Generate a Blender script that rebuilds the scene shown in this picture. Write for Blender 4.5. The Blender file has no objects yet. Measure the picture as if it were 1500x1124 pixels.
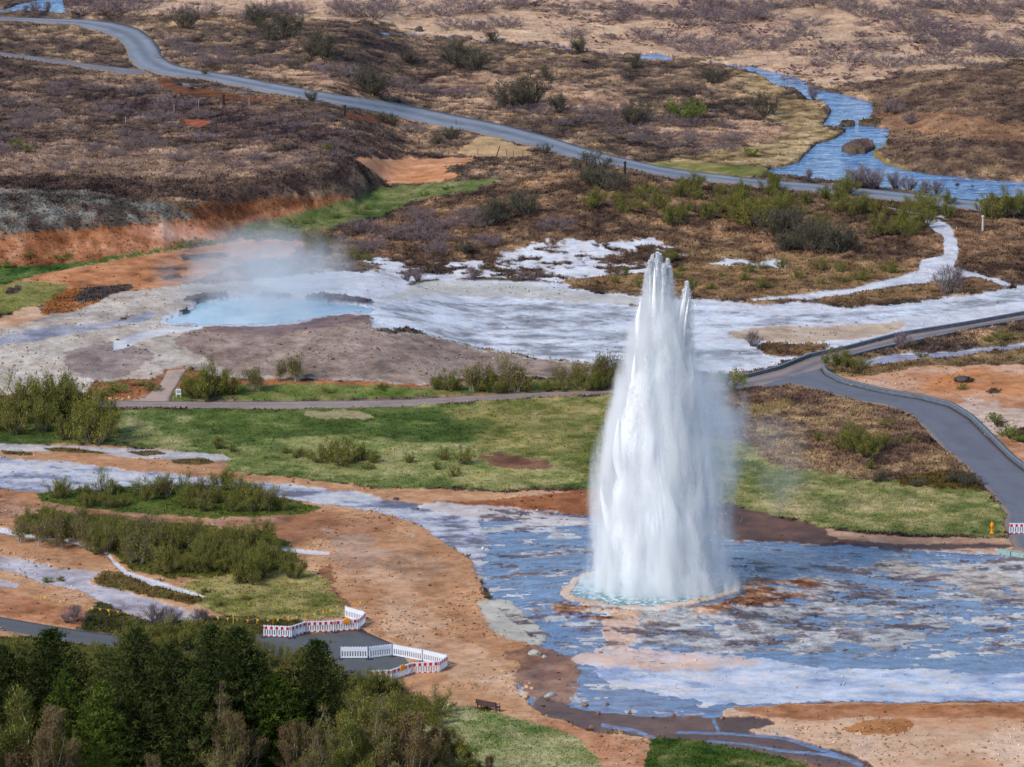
import bpy, math, random
import numpy as np

# ------------------------------------------------------------------ camera
scene = bpy.context.scene
C = scene.collection
FPX, CX, CY = 8333.0, 750.0, 562.0
CAMH, PITCH = 116.0, math.radians(13.5)
SP, CP = math.sin(PITCH), math.cos(PITCH)
cam_d = bpy.data.cameras.new("camera"); cam = bpy.data.objects.new("camera", cam_d); C.objects.link(cam)
cam.location = (0, 0, CAMH); cam.rotation_euler = (math.radians(90) - PITCH, 0, 0)
cam_d.sensor_width = 36.0; cam_d.lens = 36.0 * FPX / 1500.0
cam_d.clip_start = 1.0; cam_d.clip_end = 20000.0
scene.camera = cam
# ------------------------------------------------------------------ world, sun, exposure
SUN = np.array([-0.60, -0.48, 0.66]); SUN /= np.linalg.norm(SUN)
world = bpy.data.worlds.new("World"); scene.world = world; world.use_nodes = True
wt = world.node_tree; wt.nodes.clear()
sky = wt.nodes.new("ShaderNodeTexSky"); sky.sky_type = 'NISHITA'; sky.sun_disc = False
sky.sun_elevation = math.asin(SUN[2]); sky.sun_rotation = math.atan2(SUN[0], SUN[1])
sky.air_density = 1.0; sky.dust_density = 0.6; sky.ozone_density = 2.0
bg = wt.nodes.new("ShaderNodeBackground"); bg.inputs[1].default_value = 0.15
wo = wt.nodes.new("ShaderNodeOutputWorld")
wt.links.new(sky.outputs[0], bg.inputs[0]); wt.links.new(bg.outputs[0], wo.inputs[0])
sd = bpy.data.lights.new("sun", 'SUN'); sd.energy = 2.8; sd.angle = math.radians(13); sd.color = (1.0, 0.95, 0.88)
so = bpy.data.objects.new("sun", sd); C.objects.link(so)
from mathutils import Vector, Matrix
so.rotation_euler = Vector(SUN.tolist()).to_track_quat('Z', 'Y').to_euler()
so.location = (0, 0, 200)
scene.view_settings.view_transform = 'Standard'; scene.view_settings.look = 'None'
scene.view_settings.exposure = 0.22; scene.view_settings.gamma = 1.0
scene.render.engine = 'CYCLES'
cy = scene.cycles
cy.max_bounces = 10; cy.volume_bounces = 6; cy.transparent_max_bounces = 16
cy.volume_step_rate = 0.6; cy.volume_max_steps = 256
cy.use_denoising = True
cy.sample_clamp_indirect = 4.0

# ------------------------------------------------------------------ projection helpers (real positions on the ground)
def plane_xy(u, v, z=0.0):
    a = (np.asarray(u, float) - CX) / FPX; b = (CY - np.asarray(v, float)) / FPX
    dy = CP + b * SP; dz = -SP + b * CP
    t = (z - CAMH) / dz
    return a * t, dy * t
def to_uv(x, y, z):
    zz = z - CAMH
    d = y * CP - zz * SP; up = y * SP + zz * CP
    return CX + FPX * x / d, CY - FPX * up / d
def ss(a, b, x):
    t = np.clip((x - a) / (b - a), 0, 1); return t * t * (3 - 2 * t)
def _hash(ix, iy, seed):
    h = (ix.astype(np.uint32) * np.uint32(374761393) + iy.astype(np.uint32) * np.uint32(668265263) + np.uint32((seed * 974711 + 12345) & 0xffffffff))
    h = (h ^ (h >> np.uint32(13))) * np.uint32(1274126177)
    h = h ^ (h >> np.uint32(16))
    return (h & np.uint32(0xffff)).astype(np.float32) / 65535.0
def vnoise(x, y, seed):
    x = np.asarray(x, float) + 5000.0; y = np.asarray(y, float) + 5000.0
    ix = np.floor(x).astype(np.int64); iy = np.floor(y).astype(np.int64)
    fx = (x - ix).astype(np.float32); fy = (y - iy).astype(np.float32)
    fx = fx * fx * (3 - 2 * fx); fy = fy * fy * (3 - 2 * fy)
    a = _hash(ix, iy, seed); b = _hash(ix + 1, iy, seed); c = _hash(ix, iy + 1, seed); d = _hash(ix + 1, iy + 1, seed)
    return (a * (1 - fx) + b * fx) * (1 - fy) + (c * (1 - fx) + d * fx) * fy
def fbm(x, y, scale, octs, seed, gain=0.5):
    s = 0; a = 1.0; tot = 0
    for k in range(octs):
        f = 2.0 ** k / scale
        th = 0.6 * k + seed
        xr = (x * math.cos(th) - y * math.sin(th)) * f; yr = (x * math.sin(th) + y * math.cos(th)) * f
        s = s + a * vnoise(xr, yr, seed * 31 + k); tot += a; a *= gain
    return s / tot            # 0..1, mean .5

# raster masks on the traced map
OX, OY, RW, RH = 200, 150, 1900, 1550
def fill(poly):
    m = np.zeros((RH, RW), np.float32)
    P = np.array(poly, float) + [OX, OY]
    x0, y0 = P[:, 0], P[:, 1]; x1, y1 = np.roll(x0, -1), np.roll(y0, -1)
    for r in range(max(0, int(y0.min())), min(RH, int(y0.max()) + 1)):
        yy = r + 0.5
        hit = (y0 <= yy) != (y1 <= yy)
        if not hit.any(): continue
        xs = np.sort(x0[hit] + (yy - y0[hit]) * (x1[hit] - x0[hit]) / (y1[hit] - y0[hit]))
        for i in range(0, len(xs) - 1, 2):
            a, b = int(round(xs[i])), int(round(xs[i + 1]))
            if b > 0 and a < RW: m[r, max(0, a):max(0, min(RW, b))] = 1
    return m
def stroke(pts, w):
    pts = np.array(pts, float); L = []; R = []
    for i in range(len(pts)):
        d = pts[min(i + 1, len(pts) - 1)] - pts[max(i - 1, 0)]; d /= np.linalg.norm(d) + 1e-9
        n = np.array([-d[1], d[0]]); ww = w if not hasattr(w, '__len__') else w[i]
        L.append(pts[i] + n * ww / 2); R.append(pts[i] - n * ww / 2)
    return [tuple(p) for p in L] + [tuple(p) for p in R[::-1]]
def blur(m, r):
    r = int(r)
    if r < 1: return m
    for _ in range(2):
        for ax in (0, 1):
            pad = [(0, 0), (0, 0)]; rr = r if ax == 1 else max(1, int(r * 0.5))
            pad[ax] = (rr + 1, rr)
            c = np.cumsum(np.pad(m, pad, mode='edge'), axis=ax, dtype=np.float64)
            n = 2 * rr + 1
            m = ((c[n:] - c[:-n]) if ax == 0 else (c[:, n:] - c[:, :-n])).astype(np.float32) / n
    return m
def sample(m, u, v):
    x = np.clip(u + OX - 0.5, 0, RW - 1.001); y = np.clip(v + OY - 0.5, 0, RH - 1.001)
    ix = x.astype(np.int32); iy = y.astype(np.int32); fx = x - ix; fy = y - iy
    return (m[iy, ix] * (1 - fx) + m[iy, ix + 1] * fx) * (1 - fy) + (m[iy + 1, ix] * (1 - fx) + m[iy + 1, ix + 1] * fx) * fy

def fill_crop(polys, bl):
    global RW, RH, OX, OY
    A_ = np.concatenate([np.array(q, float) for q in polys]); g = bl * 4 + 4
    lo = np.maximum(A_.min(0) - g, [-OX, -OY]); hi = np.minimum(A_.max(0) + g, [RW - OX, RH - OY])
    keep = (OX, OY, RW, RH)
    OX, OY = -int(lo[0]), -int(lo[1]); RW, RH = int(hi[0] - lo[0]) + 2, int(hi[1] - lo[1]) + 2
    R = fill(polys[0])
    for q in polys[1:]: R = np.maximum(R, fill(q))
    R = blur(R, bl); o0 = (OX, OY)
    OX, OY, RW, RH = keep
    return R, o0
def sample_crop(R, o0, u, v):
    global RW, RH, OX, OY
    keep = (OX, OY, RW, RH)
    OX, OY = o0; RH, RW = R.shape
    r = sample(R, u, v)
    OX, OY, RW, RH = keep
    return r

# ------------------------------------------------------------------ traced outlines
RIVER = [(1090,98),(1120,115),(1135,125),(1165,131),(1185,145),(1210,153),(1218,162),(1213,172),(1206,182),(1235,187),(1240,192),(1222,202),(1195,212),(1180,225),(1172,235),(1150,243),(1125,247),(1125,253),(1160,258),(1215,263),(1260,269),(1300,277),(1350,284),(1385,289),(1425,294),(1450,290),(1500,290),(1700,292),(1700,272),(1500,266),(1450,264),(1400,259),(1370,257),(1350,253),(1325,248),(1295,238),(1280,228),(1278,222),(1293,215),(1300,200),(1305,190),(1285,185),(1262,183),(1280,178),(1275,170),(1282,160),(1270,147),(1245,140),(1210,133),(1185,128),(1182,120),(1160,111),(1130,104),(1100,97),(1060,92),(1040,90),(1040,93),(1066,96)]
ISLAND = [(1230,218),(1245,210),(1270,207),(1283,217),(1265,224),(1245,225)]
WEIR = [(1230,182),(1234,177),(1254,179),(1254,184),(1240,185)]
WEIR2 = [(1256,180),(1270,176),(1292,176),(1292,184),(1262,184)]
RIVER2 = stroke([(555,48),(600,50),(640,52),(687,60),(722,61),(757,64),(800,66),(833,70),(870,76),(915,80)], 2.2)
RIVER3 = [(936,79),(960,78),(975,80),(990,86),(985,89),(960,89),(940,87)]
RIVER4 = [(-150,18),(5,14),(30,5),(60,-1),(90,-8),(92,8),(105,18),(85,21),(60,16),(30,16),(-150,26)]

ROAD_T = [(-140,22),(0,26),(57,28),(133,30),(173,35),(203,43),(223,57),(233,70),(237,83),(253,95),(283,103),(333,110),(400,123),(467,135),(500,141),(583,152),(667,170),(733,183),(800,200),(853,217),(900,230),(967,245),(1000,250),(1093,262),(1180,269),(1267,277),(1333,284),(1430,295),(1500,301),(1640,312)]
ROAD_B = [(-140,29),(0,31),(57,34),(110,38),(150,48),(173,59),(185,72),(188,87),(200,100),(233,111),(300,118),(367,132),(410,140),(450,148),(500,156),(583,173),(633,185),(700,196),(783,217),(833,233),(917,249),(1000,265),(1050,268),(1100,274),(1180,281),(1267,290),(1350,299),(1407,307),(1500,318),(1640,330)]
SIDE_T = [(-140,66),(0,77),(60,85),(110,92),(170,99),(205,103)]
SIDE_B = [(-140,71),(0,83),(60,91),(110,98),(180,110),(222,112)]
LAY_T = [(262,121),(300,126),(350,134),(400,140),(440,148),(480,155)]
LAY_B = [(268,126),(300,134),(350,141),(400,148),(440,154),(480,160)]
BR_T = [(1640,445),(1500,462),(1417,477),(1317,493),(1240,513),(1187,524),(1143,542),(1083,557),(1020,566),(960,571)]
BR_B = [(1640,455),(1500,471),(1433,482),(1367,497),(1300,510),(1233,527),(1203,543),(1150,566),(1100,570),(1040,574),(960,580)]
PM_T = [(1150,555),(1175,548),(1203,542),(1208,550),(1230,562),(1290,577),(1350,587),(1390,597),(1420,615),(1450,645),(1480,675),(1500,690),(1560,735),(1640,790)]
PM_B = [(1110,568),(1127,568),(1157,564),(1200,573),(1250,587),(1300,595),(1333,608),(1353,627),(1383,660),(1417,687),(1450,723),(1475,755),(1470,770),(1488,806),(1510,812)]
MID_T = [(960,571),(900,573),(800,575),(700,580),(600,586),(500,588),(400,589),(300,589),(240,589),(170,588),(120,590),(60,596),(-150,600)]
MID_B = [(960,580),(900,578.5),(800,582),(700,589),(600,596),(500,599),(400,600),(300,599),(240,598),(170,597),(130,598),(60,603),(-150,609)]
SPUR_T = [(250,590),(254,575),(263,560),(270,548),(275,541)]
SPUR_B = [(180,590),(213,582),(233,566),(240,553),(245,544)]
LOW_T = [(-150,890),(0,905),(75,918),(132,927),(181,933),(260,936),(350,933),(460,929),(530,924),(552,934),(575,944)]
LOW_B = [(-150,905),(0,925),(75,938),(132,946),(181,952),(260,958),(350,962),(430,972),(470,985),(530,1000),(605,980)]

RIDGE_F = ([-150, 0, 100, 240, 330, 420, 520, 560, 640], [412, 400, 390, 382, 360, 338, 315, 285, 240])
CREST = ([-150, 0, 100, 200, 300, 400, 480, 600, 700], [440, 418, 395, 376, 361, 352, 372, 400, 420])
rivmask = blur(np.maximum.reduce([fill(RIVER), fill(RIVER3), fill(RIVER4)]), 14)
def Hl(x, y):
    """large relief of the land in metres at ground position x, y"""
    x = np.asarray(x, float); y = np.asarray(y, float)
    u, v = to_uv(x, y, 0.0)
    u = np.clip(u, -1500, 3000); v = np.clip(v, -200, 1500)
    jag = (fbm(x, y, 7, 3, 5) - 0.5) * 14
    f = np.interp(u, *RIDGE_F) + jag
    h = 3.6 * ss(0, 30, f - v) * (1 - 0.6 * ss(110, 300, f - v)) * (1 - ss(470, 620, u)) 
    c = np.interp(u, *CREST)
    hm = 1.9 * ss(16, 34, v - c) * (1 - ss(512, 600, v)) * (1 - ss(520, 720, u))
    # far land: gentle rise right of the river and a bank in the middle
    h2 = 1.6 * ss(1300, 1420, u) * (1 - ss(225, 262, v)) * ss(80, 150, v)
    h3 = 1.3 * ss(560, 700, u) * (1 - ss(880, 1050, u)) * ss(230, 280, v) * (1 - ss(330, 385, v))
    h4 = 0.6 * np.clip(1.5 * np.exp(-(((u - 960) / 200.0) ** 2 + ((v - 868) / 66.0) ** 2)), 0, 1)
    far = (1 - ss(330, 560, v))
    r = np.clip(sample(rivmask, u, v) * 2.2, 0, 1)
    nz = (fbm(x, y, 22, 3, 9) - 0.5) * (1.3 * far + 0.12) * (1 - r)
    h2 = h2 * (1 - r)
    lowfar = ss(-200, -40, v)
    return (h + hm + h2 + h3 + h4 + nz) * lowfar
def at(u, v, dz=0.0):
    u = float(u); v = float(v); z = 0.0
    for _ in range(14):
        x, y = plane_xy(u, v, z)
        z = 0.5 * z + 0.5 * float(Hl(np.array([x]), np.array([y]))[0])
    return float(x), float(y), z + dz
def at_many(U, V):
    U = np.asarray(U, float); V = np.asarray(V, float); z = np.zeros_like(U)
    for _ in range(14):
        x, y = plane_xy(U, V, z); z = 0.5 * z + 0.5 * Hl(x, y)
    return x, y, z
def ppm(y):      # picture pixels per metre there, only used to size things from their measured heights
    return FPX / (y * CP + CAMH * SP)

# ------------------------------------------------------------------ node helpers
def srgb(r, g, b, k=1.0):
    f = lambda c: (c / 255 / 12.92) if c / 255 <= 0.04045 else ((c / 255 + 0.055) / 1.055) ** 2.4
    return (f(r) * k, f(g) * k, f(b) * k)
class NT:
    def __init__(s, name):
        s.m = bpy.data.materials.new(name); s.m.use_nodes = True; s.t = s.m.node_tree; s.t.nodes.clear()
        s.out = s.n("ShaderNodeOutputMaterial")
    def n(s, t, **kw):
        nd = s.t.nodes.new(t)
        for k, v in kw.items(): setattr(nd, k, v)
        return nd
    def l(s, a, b): s.t.links.new(a, b)
    def noise(s, scale, detail=4, rough=0.55, vec=None, stretch=None, w=None):
        tc = s.n("ShaderNodeTexCoord"); src = tc.outputs['Object'] if vec is None else vec
        if stretch:
            mp = s.n("ShaderNodeMapping"); mp.inputs['Scale'].default_value = stretch; s.l(src, mp.inputs[0]); src = mp.outputs[0]
        nn = s.n("ShaderNodeTexNoise"); nn.inputs['Scale'].default_value = scale; nn.inputs['Detail'].default_value = detail
        nn.inputs['Roughness'].default_value = rough; s.l(src, nn.inputs['Vector'])
        return nn.outputs['Fac']
    def ramp(s, fac, stops):
        r = s.n("ShaderNodeValToRGB"); e = r.color_ramp.elements
        while len(e) < len(stops): e.new(0.5)
        for i, (p, c) in enumerate(stops):
            e[i].position = p; e[i].color = tuple(c) + (1,) if len(c) == 3 else c
        s.l(fac, r.inputs[0]); return r.outputs[0]
    def math(s, op, a, b=None, c=None, clamp=False):
        m = s.n("ShaderNodeMath", operation=op, use_clamp=clamp)
        for i, q in enumerate((a, b, c)):
            if q is None: continue
            if isinstance(q, (int, float)): m.inputs[i].default_value = q
            else: s.l(q, m.inputs[i])
        return m.outputs[0]
    def mix(s, fac, a, b, mode='MIX'):
        m = s.n("ShaderNodeMix", data_type='RGBA', blend_type=mode)
        for sock, q in ((m.inputs[0], fac), (m.inputs[6], a), (m.inputs[7], b)):
            if isinstance(q, (int, float)): sock.default_value = q
            elif isinstance(q, tuple): sock.default_value = q + (1,) if len(q) == 3 else q
            else: s.l(q, sock)
        return m.outputs[2]
    def bump(s, h, strength, dist=0.05, normal=None):
        b = s.n("ShaderNodeBump"); b.inputs['Distance'].default_value = dist
        if isinstance(strength, (int, float)): b.inputs['Strength'].default_value = strength
        else: s.l(strength, b.inputs['Strength'])
        s.l(h, b.inputs['Height'])
        if normal is not None: s.l(normal, b.inputs['Normal'])
        return b.outputs[0]
    def pbsdf(s, col, rough=0.8, normal=None, spec=0.3, **kw):
        p = s.n("ShaderNodeBsdfPrincipled")
        def put(sock, q):
            if isinstance(q, (int, float)): sock.default_value = q
            elif isinstance(q, tuple): sock.default_value = q + (1,) if len(q) == 3 else q
            else: s.l(q, sock)
        put(p.inputs['Base Color'], col); put(p.inputs['Roughness'], rough); put(p.inputs['Specular IOR Level'], spec)
        if normal is not None: s.l(normal, p.inputs['Normal'])
        for k, v in kw.items(): put(p.inputs[k], v)
        s.l(p.outputs[0], s.out.inputs[0]); return p

def simple_mat(name, col, rough=0.7, var=0.25, scale=6.0, spec=0.3, bump=0.2, **kw):
    t = NT(name)
    n = t.noise(scale, 5)
    c = t.ramp(n, [(0.3, tuple(x * (1 - var) for x in col)), (0.7, tuple(min(1, x * (1 + var)) for x in col))])
    t.pbsdf(c, rough, t.bump(n, bump, 0.02), spec, **kw)
    return t.m

# ground: zone colour is carried by the surface, texture is procedural
def ground_mat():
    t = NT("ground_soil")
    a = t.n("ShaderNodeAttribute", attribute_name="zone_colour"); w = t.n("ShaderNodeAttribute", attribute_name="surface")
    sep = t.n("ShaderNodeSeparateColor"); t.l(w.outputs['Color'], sep.inputs[0])   # R roughness of texture, G wet, B vegetation
    n1 = t.noise(0.9, 7, 0.68); n2 = t.noise(3.5, 4, 0.65); n3 = t.noise(0.22, 5, 0.6)
    amt = t.math('MULTIPLY_ADD', sep.outputs[0], 0.9, 0.12)
    k1 = t.math('MULTIPLY', t.math('SUBTRACT', n1, 0.5), 2.8); k2 = t.math('MULTIPLY', t.math('SUBTRACT', n2, 0.5), 1.1)
    k3 = t.math('MULTIPLY', t.math('SUBTRACT', n3, 0.5), 0.9)
    s = t.math('MULTIPLY', t.math('ADD', k1, k2), amt)
    s = t.math('ADD', t.math('ADD', s, k3), 1.0)
    s = t.math('MAXIMUM', s, 0.25); s = t.math('MINIMUM', s, 1.9)
    cmb = t.n("ShaderNodeCombineColor"); [t.l(s, cmb.inputs[i]) for i in range(3)]
    col = t.mix(1.0, a.outputs['Color'], cmb.outputs[0], 'MULTIPLY')
    # warm or cool drift between clumps
    hue = t.noise(1.3, 3); hc = t.ramp(hue, [(0.35, (1.12, 0.98, 0.86)), (0.65, (0.92, 1.0, 1.12))])
    col = t.mix(0.5, col, t.mix(1.0, col, hc, 'MULTIPLY'))
    cn = t.noise(0.55, 5, 0.6, stretch=(.55, 1, 1)); cd = t.math('ABSOLUTE', t.math('SUBTRACT', cn, 0.5))
    gate = t.noise(0.16, 4, 0.6)
    line = t.math('MULTIPLY', t.ramp(cd, [(0.0, (1, 1, 1)), (0.016, (0, 0, 0))]), t.ramp(gate, [(0.48, (0, 0, 0)), (0.60, (1, 1, 1))]))
    spn = t.noise(1.7, 2, 0.5, stretch=(.7, 1, 1)); spots = t.ramp(spn, [(0.70, (0, 0, 0)), (0.76, (1, 1, 1))])
    dark = t.math('MAXIMUM', t.math('MULTIPLY', line, .55), t.math('MULTIPLY', spots, .4))
    col = t.mix(t.math('MULTIPLY', dark, t.math('SUBTRACT', 1.0, t.math('MULTIPLY', sep.outputs[2], 0.8))), col, (0.07, 0.045, 0.035))
    rg = t.math('MULTIPLY_ADD', sep.outputs[1], -0.6, 0.92, clamp=True)
    h = t.math('ADD', t.math('MULTIPLY', n1, 1.0), t.math('MULTIPLY', n2, 0.35))
    nb = t.bump(h, t.math('MULTIPLY_ADD', sep.outputs[0], 0.85, 0.15), 0.25)
    t.pbsdf(col, rg, nb, t.math('MULTIPLY_ADD', sep.outputs[1], 0.5, 0.1))
    return t.m

def water_mat(name, c1, c2, rough=0.12, ripple=0.12, scale=1.2, stretch=(1, 1, 1), contrast=(0.35, 0.65), spec=0.7, white=None, wthr=0.6, deep=None):
    t = NT(name)
    n = t.noise(scale, 6, 0.65, stretch=stretch); r = t.noise(5.0, 4, 0.6, stretch=stretch)
    c = t.ramp(n, [(contrast[0], c1), (contrast[1], c2)])
    if deep:
        dn = t.noise(1.1, 6, 0.7, stretch=stretch); c = t.mix(t.ramp(dn, [(0.50, (0, 0, 0)), (0.60, (1, 1, 1))]), c, deep)
    if white:
        wn = t.noise(2.2, 6, 0.75, stretch=stretch)
        f = t.ramp(wn, [(wthr, (0, 0, 0)), (wthr + 0.08, (1, 1, 1))])
        c = t.mix(f, c, white)
    t.pbsdf(c, rough, t.bump(r, ripple, 0.12), spec, IOR=1.33)
    return t.m

def leaf_mat(name, c1, c2, scale=0.9, trans=0.25):
    t = NT(name)
    oi = t.n("ShaderNodeObjectInfo")
    n = t.noise(scale, 3); c = t.ramp(n, [(0.3, c1), (0.7, c2)])
    v = t.math('MULTIPLY_ADD', oi.outputs['Random'], 0.5, 0.75)
    cc = t.n("ShaderNodeCombineColor"); t.l(v, cc.inputs[0]); t.l(t.math('MULTIPLY_ADD', v, 0.8, 0.2), cc.inputs[1]); t.l(v, cc.inputs[2])
    c = t.mix(1.0, c, cc.outputs[0], 'MULTIPLY')
    d = t.n("ShaderNodeBsdfDiffuse"); tr = t.n("ShaderNodeBsdfTranslucent"); mx = t.n("ShaderNodeMixShader")
    t.l(c, d.inputs[0]); t.l(c, tr.inputs[0]); mx.inputs[0].default_value = trans
    t.l(d.outputs[0], mx.inputs[1]); t.l(tr.outputs[0], mx.inputs[2]); t.l(mx.outputs[0], t.out.inputs[0])
    return t.m

# ------------------------------------------------------------------ object helpers
def tag(o, label=None, cat=None, group=None, kind=None):
    if label: o['label'] = label
    if cat: o['category'] = cat
    if group: o['group'] = group
    if kind: o['kind'] = kind
    return o
def mesh_np(name, V, Fc, mat, parent=None, smooth=False):
    """V (n,3), Fc (m,k) with k 3 or 4"""
    me = bpy.data.meshes.new(name); V = np.asarray(V, np.float32); Fc = np.asarray(Fc, np.int32)
    k = Fc.shape[1]
    me.vertices.add(len(V)); me.vertices.foreach_set("co", V.ravel())
    me.loops.add(Fc.size); me.loops.foreach_set("vertex_index", Fc.ravel())
    me.polygons.add(len(Fc)); me.polygons.foreach_set("loop_start", np.arange(len(Fc), dtype=np.int32) * k)
    me.polygons.foreach_set("loop_total", np.full(len(Fc), k, np.int32))
    if smooth: me.polygons.foreach_set("use_smooth", np.ones(len(Fc), bool))
    me.update(calc_edges=True); me.validate()
    if mat: me.materials.append(mat)
    o = bpy.data.objects.new(name, me); C.objects.link(o)
    if parent: o.parent = parent
    return o
def empty(name, loc, rz=0.0, s=1.0):
    o = bpy.data.objects.new(name, None); C.objects.link(o); o.empty_display_size = 0.3
    o.location = loc; o.rotation_euler = (0, 0, rz); o.scale = (s, s, s); return o
class MB:
    def __init__(s): s.v = []; s.f = []
    def box(s, x0, x1, y0, y1, z0, z1, M=None):
        b = len(s.v)
        pts = [(x0,y0,z0),(x1,y0,z0),(x1,y1,z0),(x0,y1,z0),(x0,y0,z1),(x1,y0,z1),(x1,y1,z1),(x0,y1,z1)]
        if M is not None: pts = [tuple(M @ Vector(p)) for p in pts]
        s.v += pts
        s.f += [tuple(b + i for i in q) for q in ((0,3,2,1),(4,5,6,7),(0,1,5,4),(1,2,6,5),(2,3,7,6),(3,0,4,7))]
        return s
    def tube(s, pts, rad, n=6):
        pts = [Vector(p) for p in pts]; b = len(s.v)
        for i, p in enumerate(pts):
            d = (pts[min(i + 1, len(pts) - 1)] - pts[max(i - 1, 0)]).normalized()
            a = d.cross(Vector((0.3, 0.9, 0.2))).normalized(); c = d.cross(a)
            r = rad[i] if hasattr(rad, '__len__') else rad
            for k in range(n):
                th = 2 * math.pi * k / n; s.v.append(tuple(p + (a * math.cos(th) + c * math.sin(th)) * r))
        for i in range(len(pts) - 1):
            for k in range(n):
                s.f.append((b + i * n + k, b + i * n + (k + 1) % n, b + (i + 1) * n + (k + 1) % n, b + (i + 1) * n + k))
        s.f.append(tuple(b + k for k in range(n))[::-1]); e = b + (len(pts) - 1) * n
        s.f.append(tuple(e + k for k in range(n)))
        return s
    def build(s, name, mat, parent=None, smooth=False, bevel=0):
        me = bpy.data.meshes.new(name); me.from_pydata(s.v, [], s.f); me.update()
        if smooth:
            for p in me.polygons: p.use_smooth = True
        me.materials.append(mat)
        o = bpy.data.objects.new(name, me); C.objects.link(o)
        if parent: o.parent = parent
        if bevel:
            m = o.modifiers.new("bevel", 'BEVEL'); m.width = bevel; m.segments = 2
        return o
def copy_tree(root, loc, rz=0.0, s=1.0, sz=None):
    r = root.copy(); C.objects.link(r); r.location = loc; r.rotation_euler = (0, 0, rz); r.scale = (s, s, sz or s)
    for ch in root.children:
        c = ch.copy(); C.objects.link(c); c.parent = r
        for g in ch.children:
            d = g.copy(); C.objects.link(d); d.parent = c
    return r

# ================================================================== GROUND
us = np.concatenate([[-9000, -4500, -2200, -1200, -700, -450, -300, -220], np.arange(-160, 1662, 1.5), [1720, 1800, 1950, 2200, 2700, 3700, 6000, 10500]])
vs = np.concatenate([[-1370, -1340, -1200, -900, -600, -400, -280, -200, -150, -120], np.arange(-90, 1250, 1.25), [1260, 1280, 1310, 1350, 1400, 1500, 1700, 2100, 2800, 4200, 7000]])
NU, NV = len(us), len(vs)
UU, VV = np.meshgrid(us, vs)
GX, GY = plane_xy(UU, VV); GX = GX.ravel(); GY = GY.ravel()
GH = Hl(GX, GY).astype(np.float64)
PU, PV = to_uv(GX, GY, GH)
N_ = len(GX)
nb15 = fbm(GX, GY, 1.5, 4, 11, 0.6).astype(np.float32); nb5 = fbm(GX, GY, 5.0, 5, 12, 0.6).astype(np.float32)
nb16 = fbm(GX, GY, 16, 4, 13).astype(np.float32); nf = fbm(GX, GY, 0.7, 3, 14, 0.6).astype(np.float32)
nfl = fbm(GX * .60 + GY * .05, GY, 1.1, 5, 15, 0.68).astype(np.float32); nfl2 = fbm(GX * .42, GY, 2.6, 5, 16, 0.64).astype(np.float32)
nfr = (1 - np.abs(2 * fbm(GX * .45, GY + GX * .08, 1.6, 4, 17, 0.6) - 1) * 2).astype(np.float32)
wx = (fbm(GX, GY, 5.0, 5, 21, 0.68) - 0.5).astype(np.float32); wy = (fbm(GX, GY, 5.0, 5, 22, 0.68) - 0.5).astype(np.float32)
wx2 = (nb16 - 0.5)
crack = 1 - np.abs(2 * fbm(GX, GY * 0.6, 4.0, 5, 31, 0.6) - 1); crack = crack.astype(np.float32)

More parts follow.
